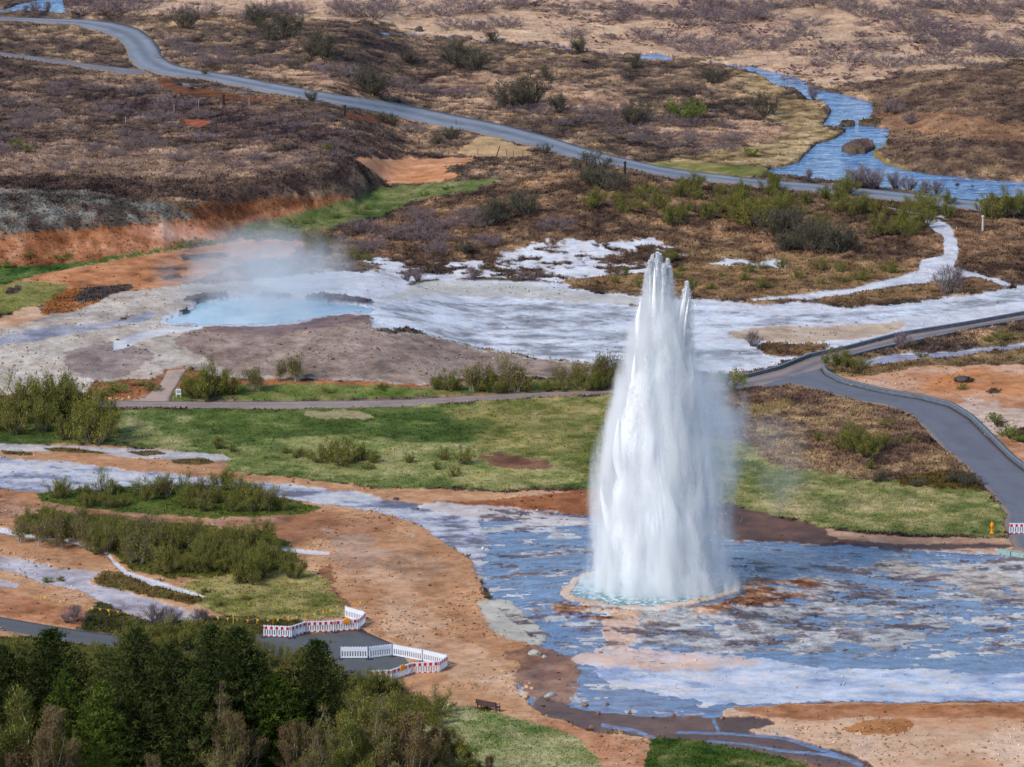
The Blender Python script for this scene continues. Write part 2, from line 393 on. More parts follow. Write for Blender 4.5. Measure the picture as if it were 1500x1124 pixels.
COL = np.zeros((N_, 3), np.float32); HUM = np.zeros(N_, np.float32); LVL = np.zeros(N_, np.float32); AMP = np.zeros(N_, np.float32)
TEX = np.zeros(N_, np.float32); WET = np.zeros(N_, np.float32); VEG = np.zeros(N_, np.float32)
KALB = 0.84
FLOW = None
def zone(poly, cols, hum=0.0, lvl=0.12, amp=0.0, tex=0.5, wet=0.0, veg=0.0, bl=4, warp=10, mixw=(0.5, 0.35, 0.15), gain=2.2, whole=False, edge=0.25, op=1.0, sel=None, off=0.0, flow=False):
    global COL
    if whole: m = np.ones(N_, np.float32)
    else:
        polys = poly if isinstance(poly[0], list) else [poly]
        A_ = np.concatenate([np.array(q, float) for q in polys]); g = bl * 4 + warp * 4 + 8
        x0, y0 = A_.min(0) - g; x1, y1 = A_.max(0) + g
        I = np.nonzero((PU > x0) & (PU < x1) & (PV > y0) & (PV < y1))[0]
        rag = warp > 0 and bl > 1
        R, o0 = fill_crop(polys, bl + (2 if rag else 0))
        m = sample_crop(R, o0, PU[I] + wx[I] * warp * 3.2, PV[I] + wy[I] * warp * 1.1)
        if rag: m = m + ((nf[I] - .5) * 1.0 + (nb15[I] - .5) * .6) * np.minimum(m, 1 - m) * 3
        e_ = edge * (.6 if rag else 1)
        m = ss(0.5 - e_, 0.5 + e_, m).astype(np.float32) * op
        if sel is not None: m = m * sel[I]
        t = np.clip(0.5 + off + gain * (mixw[0] * (nb15[I] - 0.5) + mixw[1] * (nb5[I] - 0.5) + mixw[2] * (nb16[I] - 0.5)), 0, 1)
        if flow: t = np.clip(0.5 + off + gain * 0.8 * ((nfl[I] - .5) * .55 + (nfl2[I] - .5) * .45), 0, 1)
        cs = np.array([srgb(*c) for c in cols], np.float32) * KALB
        seg = t * (len(cs) - 1); i = np.minimum(seg.astype(np.int32), len(cs) - 2); f = (seg - i)[:, None]
        M = m[:, None]
        COL[I] = COL[I] * (1 - M) + (cs[i] * (1 - f) + cs[i + 1] * f) * M
        for A, val in ((HUM, hum), (LVL, lvl), (AMP, amp), (TEX, tex), (WET, wet), (VEG, veg)):
            A[I] = A[I] * (1 - m) + m * val
        return
    if sel is not None: m = m * sel
    t = np.clip(0.5 + off + gain * (mixw[0] * (nb15 - 0.5) + mixw[1] * (nb5 - 0.5) + mixw[2] * (nb16 - 0.5)), 0, 1)
    cs = np.array([srgb(*c) for c in cols], np.float32) * KALB
    seg = t * (len(cs) - 1); i = np.minimum(seg.astype(np.int32), len(cs) - 2); f = (seg - i)[:, None]
    c = cs[i] * (1 - f) + cs[i + 1] * f
    M = m[:, None]
    COL = COL * (1 - M) + c * M
    for A, val in ((HUM, hum), (LVL, lvl), (AMP, amp), (TEX, tex), (WET, wet), (VEG, veg)):
        A *= (1 - m); A += m * val
    return m

HEATH = [(48,40,42), (84,69,62), (128,105,86), (200,162,124)]
HEATH2 = [(54,43,40), (90,70,58), (134,105,80), (192,150,112)]
TAN = [(128,98,88), (182,146,122), (212,176,144), (224,190,156)]
ORANGE = [(136,86,56), (180,120,78), (204,142,98), (216,166,128)]
SOIL = [(140,96,66), (184,134,96), (204,156,116), (218,180,146)]
GREEN = [(52,68,30), (76,94,42), (108,122,64), (172,166,114)]
GREENY = [(80,92,40), (116,118,58), (152,140,82), (188,164,110)]
WHITE = [(176,172,176), (206,206,212), (222,222,226), (232,230,232)]
BEIGE = [(150,134,122), (182,166,152), (202,190,176), (214,202,190)]
GREYB = [(112,94,86), (144,124,112), (166,144,130), (186,166,150)]
BWET = [(84,76,92), (108,102,120), (146,144,156), (188,188,192), (206,202,196)]

zone(None, HEATH, hum=0.42, tex=0.85, veg=0.6, whole=True, gain=2.6)
# far tan grassland
zone([(-200,-150),(1700,-150),(1700,88),(1500,92),(1420,98),(1330,108),(1230,128),(1180,122),(1100,96),(1040,88),(940,78),(850,72),(760,62),(690,54),(600,44),(520,30),(420,14),(250,6),(110,-20),(-200,-20)], TAN, hum=0.22, tex=0.35, veg=0.4, bl=8, warp=16, gain=2.0, off=0.12)
zone([(110,10),(250,4),(480,18),(560,26),(520,34),(400,26),(260,22),(120,22)], TAN, hum=0.2, tex=0.4, bl=6, warp=16)
zone([(600,-150),(1700,-150),(1700,40),(1400,30),(1200,15),(900,30),(640,12)], HEATH, hum=0.35, tex=0.8, bl=8, warp=30, op=0.8, sel=ss(0.5, 0.56, nb5 * 0.5 + nb16 * 0.5))
for p in ([(380,95),(480,110),(620,140),(700,150),(760,170),(620,150),(480,128),(370,112)], [(0,120),(70,130),(60,180),(90,200),(50,215),(0,210),(-60,160)], [(600,120),(720,110),(860,130),(960,160),(800,170),(680,150)], [(960,190),(1130,180),(1200,200),(1160,225),(1080,215),(980,215)]):
    zone(p, [(96,70,62), (150,118,98), (200,160,128), (220,184,150)], hum=0.3, tex=0.7, bl=12, warp=30, gain=2.8, edge=0.45, op=0.85)
zone([(1090,102),(1120,118),(1150,138),(1205,156),(1214,170),(1204,186),(1236,190),(1190,214),(1168,236),(1120,246),(1000,246),(960,236),(1060,222),(1130,212),(1160,192),(1130,165),(1110,140),(1060,110)], [(96,76,56), (146,122,84), (190,160,116), (206,180,140)], hum=0.2, tex=0.6, bl=6, warp=14, gain=3.4)
zone([(960,238),(1120,244),(1130,250),(1110,262),(1000,256),(940,246)], GREENY, hum=0.1, tex=0.4, bl=4, warp=8)
zone([(1300,110),(1420,100),(1520,98),(1700,100),(1700,262),(1500,262),(1400,254),(1330,246),(1300,232),(1306,190),(1290,160),(1270,140)], [(62,48,44), (94,74,64), (132,106,84), (176,144,110)], hum=0.4, tex=0.8, bl=6, warp=14)
zone([(1290,165),(1310,160),(1420,175),(1500,190),(1600,200),(1600,215),(1420,205),(1330,190),(1300,184)], [(110,74,54), (160,116,84), (190,146,108)], hum=0.2, tex=0.5, bl=6, warp=20, op=0.7)
# ridge
zone([(-200,95),(120,108),(260,130),(430,160),(560,190),(640,215),(540,235),(520,265),(380,290),(250,290),(100,275),(-200,280)], [(50,41,42), (84,68,62), (122,99,84), (184,150,120)], hum=0.45, tex=0.9, bl=6, warp=20, gain=2.6)
zone([(-200,205),(80,215),(240,222),(400,215),(480,225),(400,255),(240,262),(60,262),(-200,250)], [(86,68,68), (136,110,96), (176,144,120), (196,166,138)], hum=0.4, tex=0.8, bl=10, warp=26, edge=0.45, op=0.75)
zone([(150,160),(230,150),(300,152),(420,175),(520,200),(420,205),(300,195),(230,170)], [(44,36,42), (70,56,60), (104,84,78)], hum=0.5, tex=0.9, bl=8, warp=24, op=0.75)
zone([(262,176),(290,174),(308,182),(295,188),(272,186)], [(120,60,44), (156,84,60), (176,104,76)], hum=0.05, tex=0.3, bl=2, warp=4)
zone([(228,116),(250,118),(262,130),(300,132),(400,148),(430,154),(380,150),(270,140),(240,128)], [(70,40,26), (116,70,44), (150,98,66)], hum=0.1, tex=0.5, bl=2, warp=6)
zone([(-200,262),(60,255),(240,262),(400,262),(540,238),(545,250),(500,275),(380,290),(300,300),(240,290),(60,280),(-200,282)], [(44,36,38), (72,58,54), (112,90,78)], hum=0.6, tex=0.9, bl=5, warp=16, op=0.7)
zone([(-200,285),(0,284),(60,280),(150,290),(250,302),(292,320),(230,328),(150,334),(60,342),(-200,350)], [(54,48,44), (88,82,76), (122,118,110), (160,156,146)], hum=0.55, tex=0.9, bl=4, warp=10, gain=3.0, sel=ss(.40,.52,nf*.5+nb15*.5))
zone([(-200,356),(0,350),(60,342),(120,335),(240,328),(300,320),(380,298),(500,288),(532,300),(500,316),(420,326),(335,342),(345,352),(310,360),(240,372),(100,390),(-200,405)], [(90,56,36), (142,90,58), (180,124,88), (212,166,138)], hum=0.25, tex=0.6, bl=3, warp=9, gain=2.4)
zone([(170,335),(260,330),(330,338),(345,348),(300,356),(220,352)], [(160,92,66), (196,136,108), (224,184,160)], hum=0.15, tex=0.4, bl=4, warp=12, op=0.9)
zone([(270,305),(380,290),(460,288),(470,298),(400,308),(350,326),(300,322)], [(66,38,24), (110,66,40), (140,90,56)], hum=0.3, tex=0.6, bl=4, warp=12, op=0.8)
zone([(340,352),(360,330),(450,312),(520,292),(560,276),(650,268),(745,260),(700,280),(600,298),(560,316),(480,336),(400,345)], [(60,84,40), (98,112,58), (132,132,82), (168,150,110)], hum=0.12, tex=0.5, veg=1, bl=3, warp=8)
zone([(-200,405),(0,396),(100,386),(190,372),(330,352),(360,352),(300,362),(200,380),(100,400),(0,424),(-200,440)], [(50,60,34), (66,100,40), (96,116,58), (130,120,90)], hum=0.15, tex=0.6, veg=1, bl=3, warp=8)
zone([(512,232),(560,234),(680,234),(702,238),(640,250),(684,258),(650,268),(570,270),(546,254)], [(170,106,60), (204,140,94), (222,162,120), (226,176,140)], hum=0.04, tex=0.2, bl=2, warp=6)
zone([(668,226),(700,200),(722,202),(772,218),(782,231),(700,233)], [(150,120,80), (196,160,116), (212,180,134)], hum=0.12, tex=0.4, bl=2, warp=6)
zone([(500,168),(560,172),(600,182),(560,184),(500,174)], [(110,66,44), (150,96,66)], hum=0.05, tex=0.3, bl=2, warp=6)
# mid heath, browner
zone([(480,345),(560,318),(640,296),(760,262),(880,255),(1000,268),(1200,285),(1400,310),(1520,325),(1700,330),(1700,400),(1500,412),(1420,402),(1340,402),(1200,440),(1080,440),(1000,430),(900,425),(840,400),(700,395),(560,385),(480,372)], HEATH2, hum=0.40, tex=0.85, bl=6, warp=16, gain=2.6)
zone([(1000,370),(1150,372),(1320,385),(1340,400),(1250,425),(1100,440),(1010,430),(840,428),(830,415),(930,405),(1000,395)], [(72,54,44), (112,86,62), (152,122,86), (188,156,112)], hum=0.3, tex=0.7, bl=6, warp=14)
# orange hill left and grey sinter
zone([(-200,430),(0,418),(100,396),(200,377),(300,361),(400,352),(440,356),(430,375),(340,392),(290,412),(250,425),(160,432),(90,446),(-200,480)], ORANGE, hum=0.05, tex=0.3, bl=2, warp=4, gain=2.6)
zone([(-200,430),(40,416),(105,420),(82,440),(40,458),(-200,474)], [(94,100,44), (134,130,70), (160,148,92)], hum=0.08, tex=0.5, veg=1, bl=3, warp=8)
zone([(-200,486),(0,470),(60,452),(110,442),(170,430),(300,418),(480,404),(560,440),(548,484),(640,494),(700,514),(840,534),(905,536),(905,552),(700,556),(600,566),(450,558),(330,556),(262,540),(230,572),(-200,592)], BEIGE, hum=0.05, tex=0.45, wet=0.1, bl=3, warp=8, gain=2.4)
zone([(300,478),(420,470),(520,452),(552,462),(550,486),(640,496),(700,516),(840,536),(900,540),(900,552),(700,552),(600,564),(450,556),(330,548),(290,520),(250,500)], GREYB, hum=0.08, tex=0.6, bl=5, warp=14)
zone([(90,520),(160,500),(230,520),(200,545),(150,560),(90,550)], [(110,96,94), (134,116,112), (160,142,134)], hum=0.05, tex=0.5, bl=6, warp=14, op=0.8)
zone([(300,480),(380,478),(480,462),(548,458),(545,468),(480,480),(400,492),(300,488)], [(110,84,84), (136,108,104), (156,130,124)], hum=0.03, tex=0.5, wet=0.3, bl=3, warp=6)
zone([(-200,480),(0,468),(55,448),(78,456),(70,466),(0,484),(-200,500)], [(190,140,104), (216,176,144), (226,196,170)], hum=0.05, tex=0.3, bl=3, warp=8)
zone([(60,462),(80,432),(120,422),(160,430),(155,442),(110,458)], [(110,70,40), (160,104,60), (186,130,86)], hum=0.35, tex=0.7, bl=2, warp=8)
zone([(110,440),(135,420),(186,418),(184,426),(158,438),(120,450)], [(60,52,52), (96,84,80), (130,112,100)], hum=0.4, tex=0.9, bl=2, warp=8)
for p in ([(160,424),(190,417),(196,424),(180,430)], [(230,408),(262,402),(270,408),(240,412)], [(215,396),(250,392),(285,394),(250,399)], [(260,376),(330,372),(340,378),(270,384)], [(175,468),(212,460),(216,466),(186,476)], [(10,425),(32,420),(34,428),(14,434)]):
    zone(p, [(58,48,48), (88,74,66), (110,92,76)], hum=0.25, tex=0.8, bl=1, warp=5)
# fringe below the sinter
zone([(-200,592),(0,580),(180,586),(240,548),(262,540),(330,556),(450,558),(640,568),(900,552),(905,574),(600,584),(250,588),(-200,600)], [(120,72,40), (166,108,68), (196,142,104)], hum=0.12, tex=0.6, bl=3, warp=8)
zone([(242,589),(262,572),(320,566),(450,564),(620,570),(760,562),(905,548),(905,572),(800,574),(600,584),(500,587)], [(70,92,34), (98,116,52), (124,128,70), (150,140,88)], hum=0.08, tex=0.5, veg=1, bl=2, warp=5)
zone([(130,560),(230,556),(240,562),(230,574),(190,584),(120,590)], [(80,54,40), (124,86,60), (180,120,80)], hum=0.2, tex=0.6, bl=3, warp=8)
# big meadow
zone([(-200,612),(60,604),(240,600),(400,601),(600,597),(700,591),(900,580),(1100,572),(1100,700),(880,720),(800,716),(700,719),(560,716),(450,705),(330,692),(325,672),(240,662),(160,655),(-200,650)], GREEN, hum=0.10, tex=0.5, veg=1, bl=2, warp=6, gain=2.4, mixw=(0.3, 0.3, 0.4), off=0.02)
zone([(640,600),(780,590),(900,582),(900,700),(800,715),(700,715),(640,690),(700,660)], GREENY, hum=0.10, tex=0.6, veg=1, bl=14, warp=26, edge=0.45, op=0.8)
zone([(330,650),(480,640),(560,640),(640,650),(760,670),(860,690),(860,714),(700,716),(560,712),(450,700),(330,690)], [(92,110,52), (134,142,80), (176,168,110), (196,184,134)], hum=0.10, tex=0.6, veg=1, bl=10, warp=26, edge=0.45, op=0.7)
zone([(160,612),(250,640),(330,660),(240,660),(150,650)], [(110,124,66), (160,156,100), (190,176,130)], hum=0.1, tex=0.5, veg=1, bl=10, warp=20, op=0.6)
zone([(250,604),(450,606),(620,604),(720,620),(700,650),(600,655),(480,640),(330,636)], [(50,66,26), (66,86,34), (88,106,46), (124,130,72)], hum=0.10, tex=0.5, veg=1, bl=10, warp=26, edge=0.4, op=0.8)
zone([(690,670),(730,665),(790,678),(820,690),(740,690)], [(96,64,50), (130,92,70), (160,120,90)], hum=0.08, tex=0.6, bl=4, warp=12)
zone([(440,606),(500,603),(550,608),(545,616),(470,618)], [(150,140,100), (190,168,130)], hum=0.05, tex=0.5, bl=4, warp=10, op=0.9)
# right of the geyser: brown heath above, grass below
zone([(960,578),(1090,570),(1127,568),(1157,564),(1200,573),(1300,596),(1336,610),(1383,660),(1417,687),(1450,716),(1350,706),(1200,700),(1120,690),(960,700)], [(74,58,52), (118,92,76), (162,132,98), (202,170,124)], hum=0.28, tex=0.8, bl=4, warp=12, gain=2.4)
zone([(960,640),(1100,650),(1140,690),(1200,694),(1300,704),(1400,700),(1452,722),(1476,756),(1472,787),(1330,784),(1200,771),(1090,746),(960,740)], [(76,94,48), (116,122,66), (158,150,96), (196,176,128)], hum=0.08, tex=0.6, veg=1, bl=6, warp=18, gain=2.4)
zone([(1310,700),(1400,690),(1444,712),(1450,724),(1380,716),(1310,712)], [(60,48,24), (90,74,34), (110,96,50)], hum=0.2, tex=0.7, bl=4, warp=10)
zone([(1090,590),(1160,585),(1170,600),(1110,615),(1090,610)], [(120,96,50), (150,126,70), (170,146,90)], hum=0.15, tex=0.6, bl=8, warp=16, op=0.6)
# white sinter terraces
pm = zone([(540,383),(560,380),(600,388),(680,385),(740,375),(785,357),(860,353),(900,360),(950,350),(968,349),(955,362),(1020,378),(1150,382),(1160,396),(1000,392),(930,402),(820,413),(700,409),(560,411)], WHITE, hum=0.06, tex=0.3, bl=4, warp=14, sel=ss(0.47, 0.53, nb15 * 0.45 + nb5 * 0.55))
zone([(360,412),(430,405),(500,398),(560,400),(690,408),(815,414),(860,428),(940,438),(1005,440),(1100,446),(1180,446),(1240,452),(1300,448),(1370,441),(1450,430),(1500,420),(1700,400),(1700,446),(1500,461),(1400,477),(1300,496),(1215,516),(1130,540),(1060,548),(900,540),(840,532),(780,525),(700,510),(640,490),(590,480),(548,484),(548,462),(480,448),(400,425)], WHITE, hum=0.03, lvl=0.06, amp=0.03, tex=0.25, wet=0.2, bl=2, warp=5, gain=2.0, flow=True)
zone([(620,412),(760,416),(850,428),(940,440),(930,450),(800,440),(640,432),(560,440),(600,424)], [(178,174,166), (202,198,190), (214,210,204)], hum=0.01, lvl=0.08, tex=0.15, bl=3, warp=6)
for p in ([(1010,462),(1060,457),(1150,468),(1110,478),(1010,479)], [(1060,490),(1130,478),(1200,480),(1330,472),(1320,485),(1240,500),(1160,506),(1080,498)]):
    zone(p, [(170,146,124), (200,176,152), (212,192,170)], hum=0.01, lvl=0.08, tex=0.2, bl=2, warp=5)
zone([[(1063,510),(1095,508),(1133,505),(1213,509),(1190,520),(1167,526),(1120,522),(1093,518)], [(1187,440),(1233,435),(1350,422),(1393,411),(1420,405),(1457,414),(1478,422),(1450,428),(1367,437),(1300,445),(1240,450),(1200,446)], [(820,414),(935,402),(1000,392),(1160,396),(1250,400),(1335,398),(1343,403),(1300,415),(1253,428),(1183,436),(1100,441),(1010,438),(940,436),(870,430),(838,420)], [(1098,442),(1180,440),(1120,450),(1090,448)], [(905,450),(960,446),(975,450),(940,457),(910,456)]], [(66,50,42), (104,80,58), (148,116,80), (182,148,106)], hum=0.25, lvl=0.2, tex=0.8, bl=2, warp=8)
zone([[(640,413),(700,407),(770,410),(830,415),(760,414),(700,411)], [(590,418),(640,410),(645,412),(600,420)]], [(70,58,40), (110,90,60)], hum=0.15, lvl=0.15, tex=0.7, bl=1, warp=3)
zone([[(1355,326),(1376,324),(1392,332),(1399,350),(1406,365),(1403,378),(1396,396),(1440,404),(1482,418),(1472,424),(1427,406),(1395,412),(1353,418),(1300,418),(1253,430),(1183,438),(1100,444),(1098,441),(1183,432),(1253,424),(1300,412),(1345,400),(1348,383),(1384,376),(1383,350),(1368,338)], stroke([(1180,440),(1240,432),(1350,412)], 3), stroke([(1300,305),(1340,315),(1390,322)], 3)], WHITE, hum=0.03, tex=0.25, wet=0.3, bl=1, warp=3)
# right orange flat beyond path
zone([(1215,545),(1300,540),(1400,534),(1500,515),(1700,490),(1700,800),(1560,730),(1500,688),(1480,672),(1450,640),(1420,612),(1390,596),(1350,586),(1290,576),(1235,562)], [(160,104,66), (198,142,104), (214,170,140), (216,184,160)], hum=0.04, tex=0.4, bl=3, warp=8, gain=2.6, mixw=(0.3, 0.3, 0.4))
zone([(1330,560),(1420,545),(1520,548),(1520,580),(1420,580),(1340,575)], [(170,104,56), (200,130,76), (212,148,96)], hum=0.03, tex=0.3, bl=12, warp=24, edge=0.45, op=0.8)
zone([(1380,596),(1430,590),(1500,600),(1520,640),(1470,650),(1430,620)], [(190,160,140), (212,190,172), (222,204,190)], hum=0.03, tex=0.3, bl=10, warp=24, edge=0.45, op=0.8)
zone([[(1205,545),(1235,526),(1290,522),(1340,530),(1400,528),(1500,512),(1620,500),(1620,524),(1500,536),(1400,540),(1340,540),(1280,552),(1230,556)], [(1425,500),(1500,485),(1600,480),(1600,500),(1500,508),(1440,512)]], [(66,56,42), (106,88,60), (150,122,86), (190,158,120)], hum=0.25, tex=0.7, bl=2, warp=10)
zone([(1255,532),(1320,520),(1400,516),(1500,505),(1500,511),(1400,524),(1320,530),(1270,538)], WHITE, hum=0.03, lvl=-0.03, amp=0.1, tex=0.3, bl=1, warp=5)
zone([(1208,548),(1214,552),(1240,564),(1300,578),(1290,581),(1230,567)], GREENY, hum=0.06, tex=0.5, bl=1, warp=3)
for p in ([(1395,558),(1410,553),(1430,558),(1428,563),(1400,563)], [(1448,574),(1462,570),(1470,578),(1450,580)], [(1470,632),(1500,628),(1520,640),(1500,652),(1475,645)], [(1455,622),(1470,618),(1474,626),(1460,628)]):
    zone(p, [(50,42,42), (84,68,56), (110,90,66)], hum=0.3, tex=0.8, bl=1, warp=5)
# lower left soil
zone([(700,770),(880,744),(1085,754),(1200,778),(1330,790),(1472,791),(1700,796),(1700,1300),(1200,1300),(900,1060),(760,1000)], [(110,72,54), (150,104,76), (190,140,106)], hum=0.02, tex=0.4, bl=2, warp=4)
zone([(-200,650),(0,652),(160,656),(240,662),(330,674),(335,692),(450,706),(560,718),(700,720),(870,722),(880,760),(760,748),(640,745),(560,752),(620,772),(660,800),(706,832),(706,870),(745,912),(772,940),(765,1000),(790,1045),(860,1072),(960,1086),(960,1300),(-200,1300)], SOIL, hum=0.04, tex=0.4, bl=3, warp=8, gain=2.4, mixw=(0.25, 0.35, 0.4))
zone([(440,745),(560,756),(600,770),(560,790),(480,790),(400,800),(380,770)], [(128,82,56), (164,112,80), (190,140,106)], hum=0.05, tex=0.4, bl=10, warp=20, edge=0.45, op=0.8)
zone([(500,800),(600,820),(640,900),(720,960),(740,1010),(640,1000),(560,900)], [(196,146,108), (214,172,138), (222,188,158)], hum=0.02, tex=0.35, bl=14, warp=40, edge=0.45, op=0.7)
zone([(560,810),(640,815),(650,860),(580,850)], [(140,104,80), (176,140,112), (196,164,138)], hum=0.03, tex=0.5, bl=12, warp=40, edge=0.45, op=0.7)
zone([(480,780),(560,785),(560,830),(500,840),(470,810)], [(170,140,120), (196,168,148)], hum=0.03, tex=0.4, bl=12, warp=30, edge=0.45, op=0.6)
zone([(480,830),(490,860),(505,900),(490,900),(482,880),(460,850),(470,820)], [(100,60,40), (140,90,60)], hum=0.05, tex=0.5, bl=5, warp=12, op=0.8)
zone([(600,738),(700,736),(865,720),(900,720),(900,765),(860,762),(740,745)], [(110,66,40), (156,98,62), (184,124,84)], hum=0.04, tex=0.3, bl=3, warp=6)
zone([(-200,858),(0,868),(100,890),(180,905),(240,918),(190,932),(80,916),(-200,892)], [(150,96,62), (186,128,90), (206,154,118)], hum=0.05, tex=0.5, bl=4, warp=8)
zone([[(-200,650),(0,651),(80,655),(200,660),(330,668),(345,676),(320,678),(200,674),(120,664),(-200,660)], ], [(170,160,160), (200,192,190), (214,206,204)], hum=0.02, tex=0.3, wet=0.2, bl=1, warp=4)
zone([[(60,657),(110,659),(170,668),(130,668),(80,664)], [(180,664),(230,663),(250,668),(210,671)], [(250,675),(300,673),(318,680),(290,684),(255,681)], [(0,662),(50,664),(52,669),(10,668)]], [(80,64,36), (116,100,56)], hum=0.15, tex=0.7, bl=1, warp=4)
zone([(50,724),(120,716),(200,712),(300,708),(380,722),(430,736),(475,746),(450,758),(300,760),(200,757),(130,748),(60,738)], [(60,72,26), (86,100,40), (116,118,60)], hum=0.15, tex=0.6, veg=1, bl=2, warp=7)
zone([(-20,735),(60,738),(130,748),(200,757),(300,762),(440,756),(420,770),(200,775),(-20,760)], [(96,66,50), (160,118,94), (196,156,130)], hum=0.06, tex=0.5, bl=5, warp=16, op=0.8, edge=0.4)
zone([(15,760),(60,748),(160,760),(280,770),(390,782),(436,810),(440,860),(330,858),(200,840),(150,806),(90,790),(30,782)], [(64,66,28), (92,92,40), (120,112,56)], hum=0.15, tex=0.6, veg=1, bl=5, warp=12)
zone([(250,868),(285,850),(330,845),(440,838),(480,850),(492,880),(500,905),(400,915),(330,905),(280,885)], [(86,96,40), (126,124,64), (168,154,96), (180,164,112)], hum=0.10, tex=0.6, veg=1, bl=4, warp=12)
zone([[(45,844),(60,834),(90,832),(115,845),(112,856),(70,855),(50,850)], [(138,850),(151,841),(190,842),(200,860),(180,868),(150,862)], [(160,842),(230,850),(260,864),(300,880),(280,888),(230,878),(190,866)]], [(72,60,36), (108,90,52), (140,120,74)], hum=0.2, tex=0.7, veg=1, bl=2, warp=5)
zone([(150,880),(300,905),(520,915),(700,1010),(760,1130),(900,1300),(-200,1300),(-200,925),(100,935)], [(52,56,28), (80,78,40), (110,100,58)], hum=0.15, tex=0.6, veg=1, bl=4, warp=10, sel=(1 - ss(0.0, 1.0, sample(blur(fill([(440,925),(560,915),(740,1035),(655,1040),(590,1010)]), 6), PU, PV))).astype(np.float32))
zone([(640,1034),(690,1040),(740,1052),(800,1066),(840,1082),(872,1110),(900,1140),(900,1300),(600,1300),(610,1100)], [(84,108,52), (126,138,80), (170,168,118), (190,180,140)], hum=0.08, tex=0.6, veg=1, bl=3, warp=10)
zone([(945,1084),(972,1079),(1010,1086),(1070,1094),(1130,1106),(1180,1120),(1230,1160),(1200,1300),(940,1300)], [(40,62,18), (58,82,28), (88,104,46), (150,140,92)], hum=0.10, tex=0.6, veg=1, bl=3, warp=6)
# streams left
S_UP = [(-200,664),(0,671),(100,680),(200,692),(300,700),(380,708),(450,715),(520,722),(570,735),(640,744),(760,747),(870,775),(880,850),(700,850),(690,820),(640,790),(610,770),(560,753),(500,744),(430,734),(300,710),(200,714),(60,722),(0,720),(-200,716)]
zone(S_UP, [(112,108,122), (154,155,170), (194,196,206), (212,208,208)], hum=0.01, lvl=0.03, amp=0.12, tex=0.3, wet=0.5, bl=2, warp=5, gain=6, flow=True)
S_LL = [(-200,806),(0,816),(38,823),(64,830),(113,837),(151,841),(128,855),(211,875),(242,888),(287,898),(300,906),(290,912),(226,912),(189,902),(151,884),(113,864),(60,856),(40,845),(0,834),(-200,826)]
S_L2 = [(-200,840),(0,848),(28,858),(24,866),(0,862),(-200,856)]
S_MID = stroke([(-100,774),(0,778),(38,786),(94,794),(151,808),(166,825),(189,842),(226,855),(257,864),(298,876)], [10,8,5,4,4,5,7,8,8,4])
S_R = stroke([(377,803),(410,806),(457,811),(480,812)], [5,6,6,3])
zone([S_LL, S_L2], [(136,124,130), (172,161,166), (198,190,194), (212,204,202)], hum=0.01, lvl=0.04, amp=0.08, tex=0.3, wet=0.4, bl=2, warp=5, gain=3, flow=True)
zone([S_MID, S_R], WHITE, hum=0.01, lvl=0.02, amp=0.08, tex=0.3, wet=0.4, bl=1, warp=4)
# geyser outflow flats
FLAT = [(700,745),(760,747),(870,760),(1085,788),(1200,792),(1300,803),(1400,810),(1500,816),(1700,822),(1700,1025),(1500,1029),(1300,1033),(1150,1033),(1075,1040),(1052,1062),(1000,1072),(960,1080),(870,1070),(800,1052),(770,1036),(755,1015),(760,985),(800,960),(770,930),(722,890),(704,850),(720,800)]
zone(FLAT, BWET, hum=0.03, lvl=-0.025, amp=0.30, tex=0.7, wet=0.55, bl=3, warp=10, gain=6, flow=True)
zone([(1020,850),(1180,845),(1300,870),(1400,930),(1250,960),(1100,955),(1000,950),(900,935),(880,905),(960,895)], [(96,86,86), (136,130,132), (170,168,168), (196,195,192)], hum=0.07, lvl=0.02, amp=0.36, tex=0.9, wet=0.4, bl=8, warp=20, gain=6.5, op=0.85, flow=True)
zone([(1250,810),(1400,830),(1520,850),(1520,890),(1400,870),(1280,840)], [(116,98,90), (168,150,134), (196,182,164)], hum=0.03, lvl=0.01, amp=0.34, tex=0.6, wet=0.3, bl=8, warp=24, gain=6, op=0.8, flow=True)
zone([(700,880),(740,875),(775,905),(800,940),(770,945),(730,930),(700,900)], [(150,140,126), (186,180,166), (200,194,182)], hum=0.02, lvl=0.08, amp=0.06, tex=0.3, wet=0.3, bl=5, warp=12)
zone([(740,960),(775,945),(830,960),(850,985),(840,1020),(800,1045),(765,1020)], [(96,62,46), (140,96,70), (180,136,104)], hum=0.03, lvl=0.06, amp=0.12, tex=0.5, wet=0.4, bl=6, warp=14, op=0.9)
zone([(860,958),(960,950),(1060,958),(1150,974),(1300,983),(1500,985),(1700,985),(1700,1024),(1500,1028),(1300,1030),(1150,1030),(1050,1030),(960,1018),(880,1000)], [(150,160,190), (180,192,214), (204,210,220), (222,214,214)], hum=0.005, lvl=0.018, amp=0.05, tex=0.2, wet=0.5, bl=6, warp=12, gain=4, edge=0.35, flow=True)
zone([(830,960),(900,948),(960,955),(1060,962),(1120,976),(1000,985),(900,978),(850,975)], [(200,156,130), (224,190,168), (214,206,210)], hum=0.01, lvl=0.03, amp=0.16, tex=0.2, wet=0.4, bl=6, warp=14, op=0.9)
zone([(882,905),(905,895),(935,900),(932,945),(900,955),(885,935)], [(190,150,124), (212,178,156), (222,196,180)], hum=0.03, lvl=0.08, amp=0.05, tex=0.4, wet=0.3, bl=3, warp=8)
zone([(600,745),(640,738),(740,744),(860,762),(870,772),(760,764),(700,762),(650,755)], [(176,160,156), (204,192,188), (220,210,206)], hum=0.01, lvl=0.08, tex=0.2, wet=0.2, bl=3, warp=6)
nfl3 = fbm(GX * .52 + 50, GY + 20, 1.2, 5, 18, 0.66).astype(np.float32); nfl4 = fbm(GX * .5 + 90, GY, 1.0, 5, 19, 0.66).astype(np.float32)
